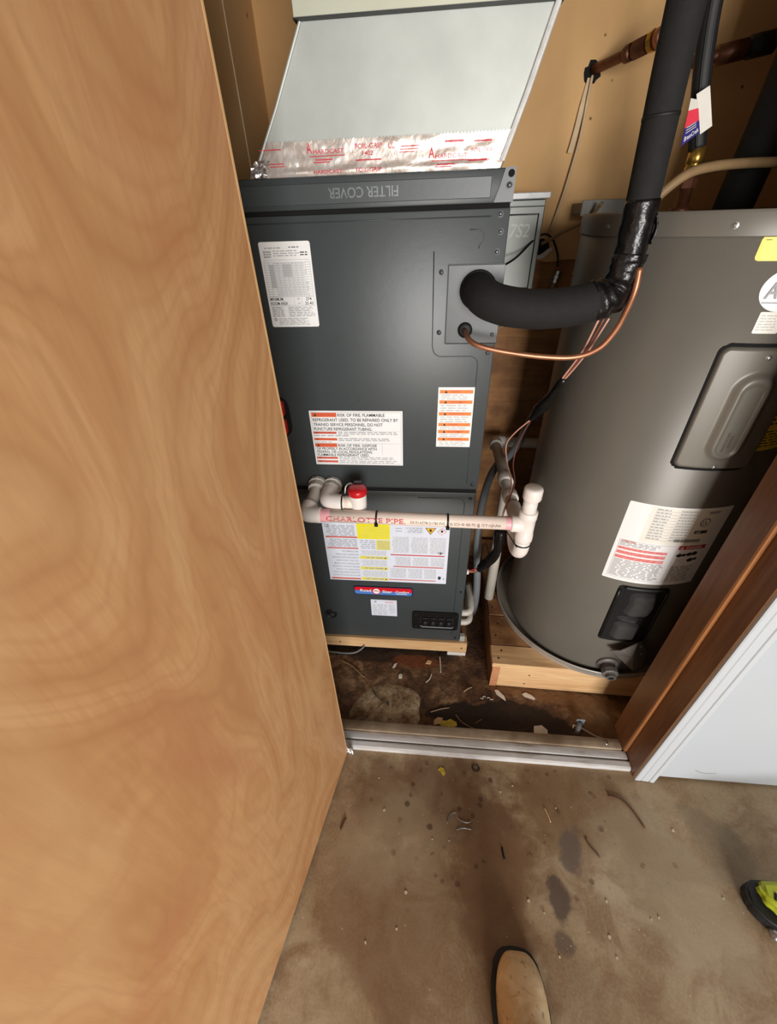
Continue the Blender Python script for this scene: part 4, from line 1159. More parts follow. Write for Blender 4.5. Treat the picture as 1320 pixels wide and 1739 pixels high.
S.poly([(0.188 + 0.011 * math.cos(a / 20 * 6.2832), 0.222 + 0.011 * math.sin(a / 20 * 6.2832)) for a in range(20)], 'paper_clear', 0.0012)
S.text('UL', 0.181, 0.216, 0.011, 'ink', 0.013, 0.0014)
S.rect(0.186, 0.248, 0.214, 0.256, 'ink_grey', n=3); S.rect(0.172, 0.186, 0.206, 0.196, 'ink', n=3); S.text('AHRI', 0.175, 0.188, 0.006, 'paper', 0.013, 0.0012)
u = 0.132
while u < 0.198:
    w_ = 0.0008 + 0.0016 * rng.random(); S.rect(u, 0.168 - 0.010, u + w_, 0.168, 'ink', 0.0010); u += w_ + 0.0012
S.frame(0.010, 0.010, 0.150, 0.144, 0.0007, 'ink_grey', n=10)
S.greek(0.013, 0.124, 0.110, 0.141, 4, 'ink_grey', 0.5, word=0.02); S.text('ATTENTION', 0.014, 0.137, 0.0065, 'ink_rust', 0.034)
for (a, b) in ((0.112, 0.121), (0.096, 0.107), (0.080, 0.091)):
    S.rect(0.012, a, 0.132, b, 'ink_pink', n=10); S.greek(0.013, a + 0.001, 0.130, b - 0.001, 2, 'ink_rust', 0.4, word=0.018, d=0.0011)
S.greek(0.013, 0.014, 0.147, 0.078, 14, 'ink_grey', 0.5, word=0.022)
S.frame(0.153, 0.010, 0.228, 0.146, 0.0007, 'ink_grey', n=6)
S.rect(0.154, 0.132, 0.227, 0.145, 'ink_red', n=6); S.poly([(0.158, 0.134), (0.168, 0.134), (0.163, 0.1435)], 'paper', 0.001); S.text('DANGER', 0.174, 0.1345, 0.0085, 'paper', 0.042)
for (a, b, r_) in ((0.164, 0.112, 0.0075), (0.176, 0.113, 0.006), (0.190, 0.115, 0.008), (0.204, 0.117, 0.0085), (0.200, 0.094, 0.009), (0.214, 0.096, 0.006)):
    S.poly([(a + r_ * (1.2 if q % 2 else 0.85) * math.cos(q / 10 * 6.2832), b + r_ * 0.8 * math.sin(q / 10 * 6.2832)) for q in range(10)], 'ink', 0.001)
S.poly([(0.164, 0.092), (0.182, 0.098), (0.182, 0.0968), (0.1655, 0.0915), (0.190, 0.082), (0.190, 0.081)], 'ink_grey', 0.001)
S.greek(0.157, 0.014, 0.224, 0.074, 12, 'ink_grey', 0.5, word=0.018)
S.build('rating_label', 'paper', wh, 'large white wrap-round label with red danger panel', 0.003)
# yellow stickers and round emblem
def strip_label(name, az0, az1, z0, z1, mat, label, deco=None, r=0.006):
    def f(u, v, d): return cyl(az0 + math.degrees(u / HR), z0 + v, d)
    S_ = Sheet(f, math.radians(az1 - az0) * HR, z1 - z0)
    if deco: deco(S_)
    return S_.build(name, mat, wh, label, r)
strip_label('yellow_sticker', -18.2, 3.0, 1.372, 1.409, 'sticker_yellow', 'small yellow sticker', lambda s: (s.rect(0.006, 0.0305, 0.014, 0.0315, 'ink'), s.greek(0.05, 0.008, 0.105, 0.03, 3, 'ink', 0.4, word=0.014)))
strip_label('energy_sticker', 13.2, 34.0, 1.005, 1.125, 'sticker_yellow', 'yellow energy sticker on the shaded side', lambda s: (s.greek(0.006, 0.008, 0.10, 0.05, 6, 'ink', 0.35, word=0.02), s.greek(0.006, 0.06, 0.10, 0.11, 5, 'ink', 0.45, word=0.02)))
cz_, caz = 1.328, -4.6
V = [cyl(caz, cz_, 0.0009)] + [cyl(caz + math.degrees(0.042 * math.cos(k / 40 * 6.2832) / HR), cz_ + 0.036 * math.sin(k / 40 * 6.2832), 0.0008) for k in range(40)]
F = [(0, 1 + k, 1 + (k + 1) % 40) for k in range(40)]
em = mo('round_emblem', V, F, 'paper', wh, label='round white emblem')
S = Sheet(lambda u, v, d: cyl(caz + math.degrees((u - 0.042) / HR), cz_ - 0.036 + v, 0.0010 + d), 0.084, 0.072)
S.text('A', 0.010, 0.022, 0.026, 'ink_grey', 0.020); S.text('O', 0.034, 0.022, 0.026, 'ink_grey', 0.020); S.rect(0.010, 0.014, 0.074, 0.016, 'ink_grey', n=4)
for m, (v, f) in S.layers.items(): mo('lettering', v, f, m, em)
strip_label('notice_sticker', -9.5, -1.5, 1.255, 1.292, 'paper_clear', 'small cream notice sticker', lambda s: s.greek(0.004, 0.004, 0.036, 0.033, 6, 'ink_pale', 0.4, word=0.01), 0.002)
# uncovered lower opening
cu2, hu2 = math.radians(-2.8) * HR, math.radians(13.6) * HR
def open_h(u, z):
    s = sd_rr(u, z, cu2, 0.448, hu2, 0.124, 0.014)
    return 0.0035 * (1 - smooth(-0.002, 0.001, s)) - 0.002
lo_ = height_patch('element_opening', -17.6, 12.0, 0.318, 0.578, open_h, 'hole_black', 50, 60)
S = Sheet(lambda u, v, d: cyl(math.degrees((cu2 - hu2 + u) / HR), 0.324 + v, 0.0015 + d), 2 * hu2, 0.248)
geo('opening_lip', tube([cyl(a, 0.566, 0.004) for a in range(-13, 8)], 0.0045, 8), 'cabinet_dark', lo_, True)
geo('opening_lip', tube([cyl(-15.2, z_, 0.003) for z_ in (0.34, 0.40, 0.46, 0.52, 0.555)], 0.004, 8), 'black_plastic', lo_, True)
geo('opening_lip', tube([cyl(9.6, z_, 0.003) for z_ in (0.34, 0.40, 0.46, 0.52, 0.555)], 0.004, 8), 'black_plastic', lo_, True)
def foam_h(cu_, cz, hu_, hz, amp, seed):
    def f(u, z):
        s = sd_rr(u, z, cu_ + 0.006 * mnoise.noise(Vector((z * 25, seed, 0))), cz, hu_, hz, 0.022)
        return -0.002 + (amp + 0.004 * mnoise.noise(Vector((u * 40, z * 30, seed)))) * (1 - smooth(-0.016, 0.002, s))
    return f
height_patch('foam_insulation', -13, 8, 0.440, 0.560, foam_h(math.radians(-1.5) * HR, 0.500, 0.040, 0.052, 0.016, 2.0), 'foam_grey', 40, 40, lo_)
height_patch('foam_insulation', -14, 8, 0.415, 0.460, foam_h(math.radians(-5.0) * HR, 0.437, 0.036, 0.012, 0.020, 5.0), 'foam_grey', 40, 20, lo_)
height_patch('foam_insulation', -14, 8, 0.325, 0.430, foam_h(math.radians(-3.5) * HR, 0.380, 0.040, 0.044, 0.015, 8.0), 'foam_grey', 40, 40, lo_)
# loose bent cover plate hanging below the opening
V, F = [], []
outl = [(-8.5, 0.305), (-4.0, 0.322), (3.0, 0.356), (6.5, 0.352), (14.0, 0.285), (14.0, 0.225), (8.0, 0.215), (2.0, 0.250), (-3.0, 0.275)]
k = len(outl)
V = [cyl(a, z_, 0.026 + 0.008 * math.sin(i * 1.3)) for i, (a, z_) in enumerate(outl)] + [cyl(a, z_, 0.023 + 0.008 * math.sin(i * 1.3)) for i, (a, z_) in enumerate(outl)]
V += [cyl(4.0, 0.290, 0.036), cyl(4.0, 0.290, 0.033)]
for i in range(k):
    j = (i + 1) % k
    F += [(i, 2 * k, j), (k + j, 2 * k + 1, k + i), (i, j, k + j, k + i)]
cv = mo('loose_cover', V, F, 'cover_plate', wh, label='loose bent cover plate')
hscrew(5.6, 0.343, 0.030, parent=cv, r=0.003); hscrew(7.2, 0.310, 0.034, parent=cv, r=0.003)
# drain valve
va = math.radians(-4.0); ax = (math.sin(va), -math.cos(va), -0.12)
dv = geo('drain_valve', lathe([(-0.004, 0.034), (0.004, 0.034), (0.008, 0.028), (0.008, 0.020), (0.022, 0.020)], cyl(-4.0, 0.205, 0.0), ax, 22), 'valve_plastic', wh)
p = cyl(-4.0, 0.205, 0.0)
A = Vector(ax).normalized()
geo('valve_nut', lathe([(0.0, 0.024), (0.003, 0.027), (0.018, 0.027), (0.020, 0.024)], p + A * 0.022, ax, 8), 'valve_plastic', dv)
geo('valve_outlet', lathe([(0, 0.015), (0.012, 0.015), (0.0125, 0.010), (0.002, 0.009)], p + A * 0.042, ax, 18), 'valve_plastic', dv)
geo('outlet_bore', lathe([(0, 0.0085), (0.0015, 0.0085)], p + A * 0.0535, ax, 16), 'hole_black', dv)
# stubs on top of the tank
geo('cold_nipple', lathe([(0, 0.022), (0.012, 0.022), (0.013, 0.014), (0.05, 0.013)], (0.560, 1.20, 1.440), (0, 0, 1), 18), 'copper_old', wh, True)
geo('relief_stub', tube([(0.490, 1.17, 1.440), (0.490, 1.17, 1.475), (0.475, 1.15, 1.482)], 0.008, 10), 'steel', wh, True)

sb = thing('metal_strap', 'grey metal strap on the back wall above the left rim of heater', 'strap', (0.50, 1.52, 1.44))
geo('strap_band', box(0.428, 0.600, 1.500, 1.504, 1.440, 1.478, 0.001), 'heater_paint', sb)
geo('strap_arm', box(0.590, 0.600, 1.5045, 1.607, 1.446, 1.472, 0.001), 'heater_paint', sb)
geo('strap_arm', box(0.429, 0.437, 1.5045, 1.607, 1.446, 1.472, 0.001), 'heater_paint', sb)

# metal drain pan
pn = thing('drain_pan', 'shallow round aluminium pan under the water heater', 'pan', (0.665, 1.20, ST))
geo('pan_floor', lathe([(0, 0.345), (0.002, 0.345)], (0.665, 1.20, ST + 0.0005), (0, 0, 1), 72), 'pan_metal', pn)
geo('pan_rim', lathe([(0, 0.345), (0.030, 0.350), (0.032, 0.3525), (0.034, 0.350), (0.0335, 0.3475), (0.002, 0.3425)], (0.665, 1.20, ST + 0.0008), (0, 0, 1), 96, False), 'pan_metal', pn, True)

# timber stand of the heater
sd = thing('heater_stand', 'pine box stand with plank top under the grey water heater', 'stand', (0.262, 0.885, 0))
y_ = 0.885
for i, wdt in enumerate((0.085, 0.140, 0.135, 0.140, 0.145, 0.065)):
    z_off = -0.001 * (i % 2)
    geo('plank', box(0.262 + 0.004 * (i % 3), 1.085, y_ + 0.0015, y_ + wdt - 0.0025, 0.119, ST - 0.0002 + z_off, 0.0015), 'plank' if i else 'pine', sd)
    for (a) in (0.286, 0.300):
        geo('nail_head', lathe([(0, 0.0035), (0.0012, 0.0035)], (a, y_ + wdt * (0.3 if a < 0.29 else 0.7), ST - 0.0006 + z_off), (0, 0, 1), 8), 'screw_dark', sd)
    y_ += wdt
geo('front_board', box(0.2905, 1.080, 0.8865, 0.9245, 0.003, 0.1185, 0.002), 'pine', sd)
geo('side_board', box(0.265, 0.2898, 0.8880, 1.590, 0.0, 0.1185, 0.002), 'pine_side', sd)
geo('side_board', box(1.045, 1.083, 0.926, 1.590, 0.0, 0.1185, 0.002), 'pine_side', sd)
geo('board_end', box(0.2652, 0.2896, 0.8862, 0.8882, 0.001, 0.1183), 'pine_end', sd)
geo('rear_board', box(0.2905, 1.044, 1.552, 1.590, 0.0, 0.1185, 0.002), 'pine', sd)
for (a, b) in ((0.40, 0.085), (0.39, 0.030)):
    geo('nail_head', lathe([(0, 0.003), (0.001, 0.003)], (a, 0.8865, b), (0, -1, 0), 8), 'screw_dark', sd)
sd.rotation_euler = (0, 0, math.radians(-1.2))

# ================================================================== THINGS ON AND BY THE BACK WALL
eb = thing('disconnect_box', 'grey metal electrical box on the back wall behind the air handler', 'electrical box', (0.24, 1.58, 1.20))
geo('box_body', box(0.150, 0.338, 1.560, 1.6072, 1.205, 1.485, 0.002), 'box_metal', eb)
lidb = geo('hinged_cover', box(0.148, 0.336, 1.548, 1.5598, 1.212, 1.470, 0.003, 2), 'box_metal', eb)
geo('cover_field', box(0.165, 0.318, 1.5455, 1.5482, 1.255, 1.448, 0.001), 'box_metal', lidb)
geo('field_groove', tube([(0.165, 1.5478, 1.253), (0.320, 1.5478, 1.253), (0.320, 1.5478, 1.450), (0.165, 1.5478, 1.450)], 0.0022, 6), 'cabinet_dark', lidb)
geo('rain_hood', box(0.144, 0.345, 1.538, 1.6072, 1.486, 1.502, 0.002), 'galvanized_bright', eb)
V, F, w, hh = text_geo('7S2')
geo('embossed_lettering', ([Vector((0.238 + p.x * 0.060 / w + p.y * 0.006, 1.5448, 1.393 + p.y * 0.034 / 0.7)) for p in V], F), 'galvanized', lidb)

cp = thing('copper_stub', 'old copper pipe with brass coupling coming out of the wall', 'pipe', (0.44, 1.55, 1.74))
c1 = [(0.418, 1.606, 1.757), (0.436, 1.575, 1.7585), (0.466, 1.525, 1.763), (0.494, 1.48, 1.768), (0.530, 1.42, 1.776), (0.560, 1.38, 1.782)]
geo('pipe', tube(c1, 0.011, 14), 'copper_old', cp, True)
def seg_at(t0, t1):
    P = [Vector(p) for p in c1]
    L = [0]
    for i in range(len(P) - 1): L.append(L[-1] + (P[i + 1] - P[i]).length)
    def at(t):
        t *= L[-1]
        for i in range(len(P) - 1):
            if t <= L[i + 1] + 1e-9: return P[i].lerp(P[i + 1], (t - L[i]) / (L[i + 1] - L[i]))
        return P[-1]
    return [at(t0), at((t0 + t1) / 2), at(t1)]
geo('sleeve', tube(seg_at(0.36, 0.42), 0.017, 12), 'copper_old', cp, True)
geo('brass_coupling', tube(seg_at(0.45, 0.58), 0.0185, 8), 'copper_old', cp)
geo('brass_collar', tube(seg_at(0.60, 0.64), 0.0195, 10), 'brass', cp)
geo('sleeve', tube(seg_at(0.66, 0.72), 0.018, 12), 'copper', cp, True)
# ragged hole in the drywall and the tape and cable hanging from it
V = [(0.416, BACK - 0.0128, 1.752)] + [(0.416 + 0.021 * (1 + 0.35 * mnoise.noise(Vector((k * 0.8, 2, 1)))) * math.cos(k / 18 * 6.2832), BACK - 0.0126, 1.752 + 0.024 * (1 + 0.35 * mnoise.noise(Vector((k * 0.8, 5, 1)))) * math.sin(k / 18 * 6.2832)) for k in range(18)]
mo('pipe_hole', V, [(0, 1 + (k + 1) % 18, 1 + k) for k in range(18)], 'hole_black', wb)
hc = thing('hanging_wall_cable', 'pale cable and tape strip hanging from the hole in the wall', 'cable', (0.40, 1.59, 1.40))
geo('cable', tube(smooth_path([(0.416, 1.600, 1.745), (0.414, 1.596, 1.70), (0.412, 1.595, 1.62), (0.398, 1.594, 1.52), (0.384, 1.595, 1.45), (0.372, 1.598, 1.40)], 6), 0.0035, 8), 'cable_white', hc, True)
P = smooth_path([(0.413, 1.604, 1.742), (0.405, 1.600, 1.69), (0.399, 1.597, 1.635), (0.392, 1.596, 1.590)], 5)
V, F = [], []
for i, q in enumerate(P):
    wd = 0.007
    V += [q + Vector((-wd, 0, 0)), q + Vector((wd, 0.002, 0)), q + Vector((wd, 0.0028, 0)), q + Vector((-wd, 0.0008, 0))]
for i in range(len(P) - 1):
    a = 4 * i
    for e in range(4): F.append((a + e, a + (e + 1) % 4, a + 4 + (e + 1) % 4, a + 4 + e))
mo('tape_strip', V, F, 'cable_white', hc)

wc = thing('black_arched_wire', 'black wire arching from the air handler past the torn wall hole', 'wire', (0.34, 1.55, 1.29))
geo('wire', tube(smooth_path([(0.160, 1.30, 1.325), (0.205, 1.42, 1.325), (0.262, 1.50, 1.343), (0.318, 1.55, 1.385), (0.350, 1.565, 1.398), (0.378, 1.57, 1.385), (0.402, 1.57, 1.345), (0.410, 1.57, 1.310)], 7), 0.0032, 8), 'black_rubber', wc, True)
tag(geo('tan_sheathed_cable', tube(smooth_path([(0.350, 1.585, 1.372), (0.372, 1.57, 1.384), (0.402, 1.545, 1.404), (0.432, 1.52, 1.420), (0.455, 1.49, 1.440), (0.470, 1.46, 1.470)], 6), 0.005, 8), 'cable_tan', None, True), 'tan sheathed cable running from the torn hole towards the heater top', 'cable')
V = [(0.352, BACK - 0.0128, 1.362)] + [(0.352 + 0.030 * (1 + 0.4 * mnoise.noise(Vector((k * 0.9, 2, 4)))) * math.cos(k / 20 * 6.2832), BACK - 0.0126, 1.362 + 0.022 * (1 + 0.4 * mnoise.noise(Vector((k * 0.9, 5, 4)))) * math.sin(k / 20 * 6.2832)) for k in range(20)]
mo('torn_hole', V, [(0, 1 + (k + 1) % 20, 1 + k) for k in range(20)], 'hole_black', wb)
V = [(0.338, 1.604, 1.332), (0.366, 1.600, 1.330), (0.390, 1.598, 1.352), (0.394, 1.602, 1.362), (0.378, 1.604, 1.357), (0.362, 1.605, 1.345)]
V2 = [(a, b + 0.002, c) for a, b, c in V]
mo('torn_paper', V + V2, [(0, 1, 2, 3, 4, 5), (11, 10, 9, 8, 7, 6)] + [(i, (i + 1) % 6, 6 + (i + 1) % 6, 6 + i) for i in range(6)], 'scrap_white', wb)
cc = thing('cable_clamp', 'small steel cable connector against the side of the heater jacket', 'connector', (0.405, 1.56, 1.27))
geo('clamp_body', lathe([(0, 0.013), (0.014, 0.013), (0.015, 0.017), (0.022, 0.017), (0.023, 0.012), (0.034, 0.012)], (0.408, 1.565, 1.266), (0.15, -0.1, 1), 10), 'steel', cc)
geo('clamp_bar', box(0.388, 0.402, 1.556, 1.572, 1.268, 1.277, 0.002), 'steel', cc)
geo('cable_tail', tube(smooth_path([(0.408, 1.565, 1.268), (0.402, 1.565, 1.235), (0.392, 1.56, 1.20), (0.388, 1.55, 1.15)], 5), 0.008, 10), 'cable_tan', cc, True)
tag(geo('tan_drop_cable', tube(smooth_path([(0.372, 1.585, 1.235), (0.350, 1.58, 1.195), (0.315, 1.57, 1.160), (0.262, 1.55, 1.137), (0.205, 1.53, 1.128), (0.17, 1.50, 1.126)], 6), 0.004, 8), 'cable_tan', None, True), 'thin tan cable sagging below the black suction pipe on the plywood', 'cable')

# black braided water hose with its tag, brass end and dark return pipe
hs = thing('water_hose', 'black braided water hose coming down to a brass end on the heater', 'hose', (0.56, 1.20, 1.49))
hp = smooth_path([(0.420, 1.12, 2.446), (0.455, 1.14, 2.0), (0.487, 1.17, 1.78), (0.512, 1.19, 1.685), (0.540, 1.20, 1.60), (0.556, 1.20, 1.553)], 8)
geo('hose', tube(hp, 0.016, 16), 'black_rubber', hs, True)
for k in (-1, 1):
    geo('hose_rib', tube([p_ + Vector((0.006 * k - 0.003, -0.0145, 0)) for p_ in hp], 0.0018, 6), 'black_rubber', hs, True)
geo('brass_end', lathe([(0, 0.013), (0.008, 0.016), (0.018, 0.016), (0.020, 0.0135), (0.024, 0.017), (0.050, 0.015)], (0.5600, 1.20, 1.505), (-0.03, 0, 1), 14), 'brass', hs, True)
geo('union_nut', lathe([(0, 0.017), (0.020, 0.017)], (0.560, 1.20, 1.486), (0, 0, 1), 6), 'copper_old', hs)
tg = thing('product_tag', 'white folded paper tag with red and blue panel on the black hose', 'tag', (0.53, 1.17, 1.58))
def slab(P, th, mat, name, parent):
    n_ = (Vector(P[1]) - Vector(P[0])).cross(Vector(P[-1]) - Vector(P[0])).normalized() * th
    k_ = len(P)
    V_ = [Vector(p_) for p_ in P] + [Vector(p_) - n_ for p_ in P]
    F_ = [tuple(range(k_)), tuple(range(2 * k_ - 1, k_ - 1, -1))] + [(i, (i + 1) % k_, k_ + (i + 1) % k_, k_ + i)[::-1] for i in range(k_)]
    return mo(name, V_, F_, mat, parent)
t1 = slab([(0.507, 1.1650, 1.630), (0.538, 1.1668, 1.571), (0.556, 1.1662, 1.583), (0.527, 1.1640, 1.641)], 0.001, 'tag_white', 'tag_sleeve', tg)
A0, B0, C0, D0 = Vector((0.497, 1.160, 1.624)), Vector((0.512, 1.163, 1.622)), Vector((0.535, 1.1635, 1.574)), Vector((0.503, 1.157, 1.553))
def q4(v0, v1):
    return [A0.lerp(D0, v0), B0.lerp(C0, v0), B0.lerp(C0, v1), A0.lerp(D0, v1)][::-1]
slab(q4(0.0, 0.25), 0.001, 'tag_white', 'tag_panel', tg); slab(q4(0.25, 0.62), 0.001, 'tag_red', 'tag_panel', tg); tb = slab(q4(0.62, 1.0), 0.001, 'tag_blue', 'tag_panel', tg)
S = Sheet(lambda u, v, d: (D0.lerp(C0, u)).lerp(A0.lerp(B0, u), v * 1.0) + Vector((0, -0.0008 - d, 0)), 1, 1)
S.text('BrassCraft', 0.10, 0.07, 0.11, 'paper', 0.80)
for vv in (0.24, 0.30, 0.36): S.rect(0.12, vv, 0.78, vv + 0.025, 'ink_pale')
for m, (v, f) in S.layers.items(): mo('lettering', v, f, m, tb)

cm = thing('insulated_cold_pipe', 'fat black foam covered stub on top of the water heater', 'pipe', (0.70, 1.25, 1.441))
geo('foam_sleeve', tube([(0.700, 1.25, 1.443), (0.704, 1.25, 1.50), (0.712, 1.25, 1.60), (0.72, 1.25, 1.74)], 0.040, 22), 'black_foam', cm, True)
geo('copper_core', tube([(0.72, 1.25, 1.73), (0.724, 1.25, 1.80), (0.74, 1.25, 2.448)], 0.012, 14), 'copper_old', cm, True)
tag(geo('tan_top_cable', tube(smooth_path([(0.440, 1.09, 1.4465), (0.462, 1.08, 1.478), (0.500, 1.085, 1.505), (0.552, 1.11, 1.516), (0.620, 1.14, 1.521), (0.70, 1.16, 1.522), (0.80, 1.16, 1.520), (0.93, 1.20, 1.500), (1.02, 1.35, 1.46)], 7), 0.0088, 12), 'cable_tan', None, True), 'thick tan cable arching over the top of the water heater', 'cable')
rp = thing('dark_return_pipe', 'dark copper pipe with black sleeve crossing the shaded wall above heater', 'pipe', (0.72, 1.50, 1.74))
geo('pipe', tube([(0.60, 1.50, 1.735), (0.72, 1.49, 1.752), (0.80, 1.48, 1.762), (1.0, 1.45, 1.79), (1.198, 1.44, 1.81)], 0.012, 14), 'copper_old', rp, True)
geo('sleeve', tube([(0.67, 1.495, 1.745), (0.73, 1.489, 1.753)], 0.019, 12), 'copper_old', rp, True)
geo('black_sleeve', tube([(0.735, 1.489, 1.754), (0.785, 1.482, 1.760)], 0.021, 14), 'black_rubber', rp, True)
geo('white_valve', lathe([(0, 0.018), (0.05, 0.018), (0.06, 0.010)], (0.79, 1.481, 1.762), (0.97, -0.12, 0.12), 12), 'scrap_white', rp, True)

# pale cord hanging in front of the left closet wall
tag(geo('hanging_wire', tube(smooth_path([(-0.4835, 1.375, 2.449), (-0.4835, 1.375, 2.0), (-0.4835, 1.372, 1.80), (-0.4835, 1.370, 1.60), (-0.4835, 1.37, 1.42)], 4), 0.0022, 6), 'cable_white', None, True), 'thin pale wire hanging against the left closet wall', 'wire')
tag(geo('grey_floor_cable', tube(smooth_path([(-0.46, 0.990, 0.006), (-0.38, 0.988, 0.006), (-0.300, 0.985, 0.006), (-0.262, 0.992, 0.008), (-0.236, 1.004, 0.022), (-0.230, 1.008, 0.034)], 6), 0.0035, 8), 'conduit_grey', None, True), 'thin grey cable lying below the pine board of the air handler', 'cable')

# ================================================================== LITTER ON THE CLOSET FLOOR
def shard(name, cx, cy, rot, pts, th, mat, label, cat, group=None, z=0.0004, tilt=0.0):
    c_, s_ = math.cos(rot), math.sin(rot)
    k = len(pts)
    V_ = []
    for lift in (0, th):
        for (a, b) in pts:
            V_.append((cx + a * c_ - b * s_, cy + a * s_ + b * c_, z + lift + max(0, tilt * (a + b))))
    F_ = [tuple(range(k))[::-1], tuple(range(k, 2 * k))] + [(i, (i + 1) % k, k + (i + 1) % k, k + i) for i in range(k)]
    return tag(mo(name, V_, F_, mat), label, cat, group)
# uneven pale concrete patch
outl = [(-0.247, 0.709), (-0.252, 0.745), (-0.236, 0.780), (-0.205, 0.822), (-0.176, 0.852), (-0.125, 0.868), (-0.078, 0.862), (-0.030, 0.852), (-0.006, 0.836), (0.008, 0.812), (0.002, 0.775), (0.006, 0.740), (-0.004, 0.712), (-0.06, 0.709), (-0.15, 0.708)]
NR = 8
V, F = [], []
ccx, ccy = -0.115, 0.775
k = len(outl)
for j in range(NR + 1):
    t = 1 - j / NR
    for (a, b) in outl:
        X, Y = ccx + (a - ccx) * t, ccy + (b - ccy) * t
        h = 0.0002 if j == 0 else 0.003 + 0.0035 * smooth(0, 0.5, 1 - t) + 0.003 * mnoise.noise(Vector((X * 28, Y * 28, 1)))
        V.append((X, Y, max(0.0002, h)))
for j in range(NR):
    for i in range(k):
        a, b = j * k + i, j * k + (i + 1) % k
        F.append((a, b, b + k, a + k))
tag(mo('concrete_patch', V, F, 'concrete_lump', None, True), 'pale raised concrete patch on the brown closet floor behind the sill', 'concrete patch')
shard('yellow_leaf', 0.105, 0.728, 0.2, [(-0.030, 0.002), (-0.022, 0.016), (-0.004, 0.011), (0.012, 0.014), (0.030, 0.000), (0.030, -0.012), (0.004, -0.017), (-0.018, -0.012)], 0.0012, 'leaf_yellow', 'yellow leaf lying by the closet sill', 'leaf', tilt=0.15)
shard('wood_chip', 0.420, 0.726, 0.05, [(-0.024, -0.014), (0.022, -0.019), (0.026, 0.002), (0.010, 0.018), (-0.016, 0.016)], 0.003, 'scrap_white', 'cream square scrap on the dark stain by the sill', 'scrap', tilt=0.1)
shard('wood_splinter', 0.302, 0.848, -0.9, [(-0.026, -0.003), (-0.010, -0.009), (0.028, -0.001), (0.012, 0.008), (-0.020, 0.007)], 0.003, 'scrap_white', 'pale pointed splinter at the front corner of the heater stand', 'splinter', tilt=0.1)
shard('plaster_chip', 0.405, 0.852, -0.1, [(-0.022, 0.003), (-0.010, 0.012), (0.012, 0.004), (0.024, -0.006), (0.020, -0.011), (-0.014, -0.005)], 0.003, 'scrap_white', 'pale oval plaster chip before the pine board of heater stand', 'chip')
shard('plaster_crumb', -0.074, 0.898, 0.3, [(-0.008, -0.004), (0.004, -0.008), (0.009, 0.002), (0.003, 0.010), (-0.006, 0.006)], 0.006, 'scrap_white', 'white crumb in the middle of the dirt below the air handler', 'crumb')
shard('plaster_crumb', -0.100, 0.945, 0.9, [(-0.015, -0.002), (0.0, -0.006), (0.014, 0.0), (0.002, 0.005)], 0.004, 'scrap_white', 'white flat crumb left of the dirt crumbs under the air handler', 'crumb')
shard('plaster_crumb', 0.035, 0.968, 0.1, [(-0.012, -0.005), (0.006, -0.009), (0.013, 0.003), (-0.002, 0.009)], 0.005, 'chip_wood', 'tan crumb near the shim block of the pine platform', 'crumb')
shard('wood_fragment', 0.070, 0.735, 0.5, [(-0.020, -0.006), (0.004, -0.012), (0.022, 0.002), (0.006, 0.012), (-0.012, 0.008)], 0.003, 'chip_wood', 'tan wood fragment left of the yellow leaf', 'splinter')
def strand(name, pts, r, mat, label, cat, group=None, seg=6):
    return tag(geo(name, tube(smooth_path(pts, 5), r, seg), mat, None, True), label, cat, group)
strand('wire_clipping', [(0.080, 0.990, 0.012), (0.082, 0.955, 0.006), (0.083, 0.925, 0.003)], 0.0018, 'scrap_white', 'upright white wire clipping below the air handler shim', 'wire clipping')
strand('wire_clipping', [(0.026, 0.880, 0.003), (0.040, 0.895, 0.004), (0.048, 0.918, 0.004)], 0.0020, 'scrap_white', 'curved white wire clipping in the middle of the dirt', 'wire clipping')
strand('wire_clipping', [(0.168, 0.852, 0.003), (0.186, 0.864, 0.006), (0.200, 0.872, 0.003)], 0.0018, 'cable_white', 'bent tan clipping left of the heater stand', 'wire clipping')
strand('straw', [(0.044, 0.765, 0.003), (0.080, 0.778, 0.004), (0.112, 0.786, 0.003)], 0.0016, 'cable_white', 'straw stalk at the left end of the dark stain', 'straw')
strand('straw', [(0.134, 0.762, 0.003), (0.152, 0.738, 0.004), (0.180, 0.722, 0.004), (0.198, 0.716, 0.003)], 0.0020, 'cable_tan', 'curved stalk lying on the dark stain by the leaf', 'straw')
strand('straw', [(0.200, 0.735, 0.003), (0.215, 0.746, 0.003), (0.226, 0.752, 0.003)], 0.0012, 'cable_tan', 'tiny straw on the middle of the dark stain', 'straw')
strand('thin_grey_cable', [(-0.325, 0.955, 0.003), (-0.270, 0.93, 0.003), (-0.215, 0.885, 0.003)], 0.0020, 'cable_tan', 'thin tan wire on the dirt close to the door', 'wire clipping')
strand('black_wire_scrap', [(-0.176, 0.83, 0.008), (-0.150, 0.80, 0.011), (-0.118, 0.785, 0.011), (-0.108, 0.775, 0.010)], 0.0016, 'black_rubber', 'black wire scrap lying on the pale concrete patch', 'wire clipping')
for i, (a, b) in enumerate(((0.236, 0.836), (0.252, 0.834), (0.262, 0.829), (0.228, 0.832))):
    strand('plaster_sliver', [(a, b, 0.0022), (a + 0.006, b + 0.003 - 0.002 * i, 0.003), (a + 0.011, b, 0.0022)], 0.0016, 'scrap_white', 'tiny white sliver in the row left of the heater stand corner', 'sliver', 'white slivers by the heater stand')
pg = thing('grey_peg', 'grey plastic anchor standing by the closet sill with a clear tube', 'anchor', (0.548, 0.735, 0))
geo('peg_body', tube([(0.541, 0.722, 0.006), (0.549, 0.738, 0.016), (0.557, 0.756, 0.024)], 0.0085, 10), 'conduit_grey', pg, True)
geo('peg_fin', box(0.545, 0.575, 0.757, 0.763, 0.001, 0.034, 0.002), 'conduit_grey', pg)
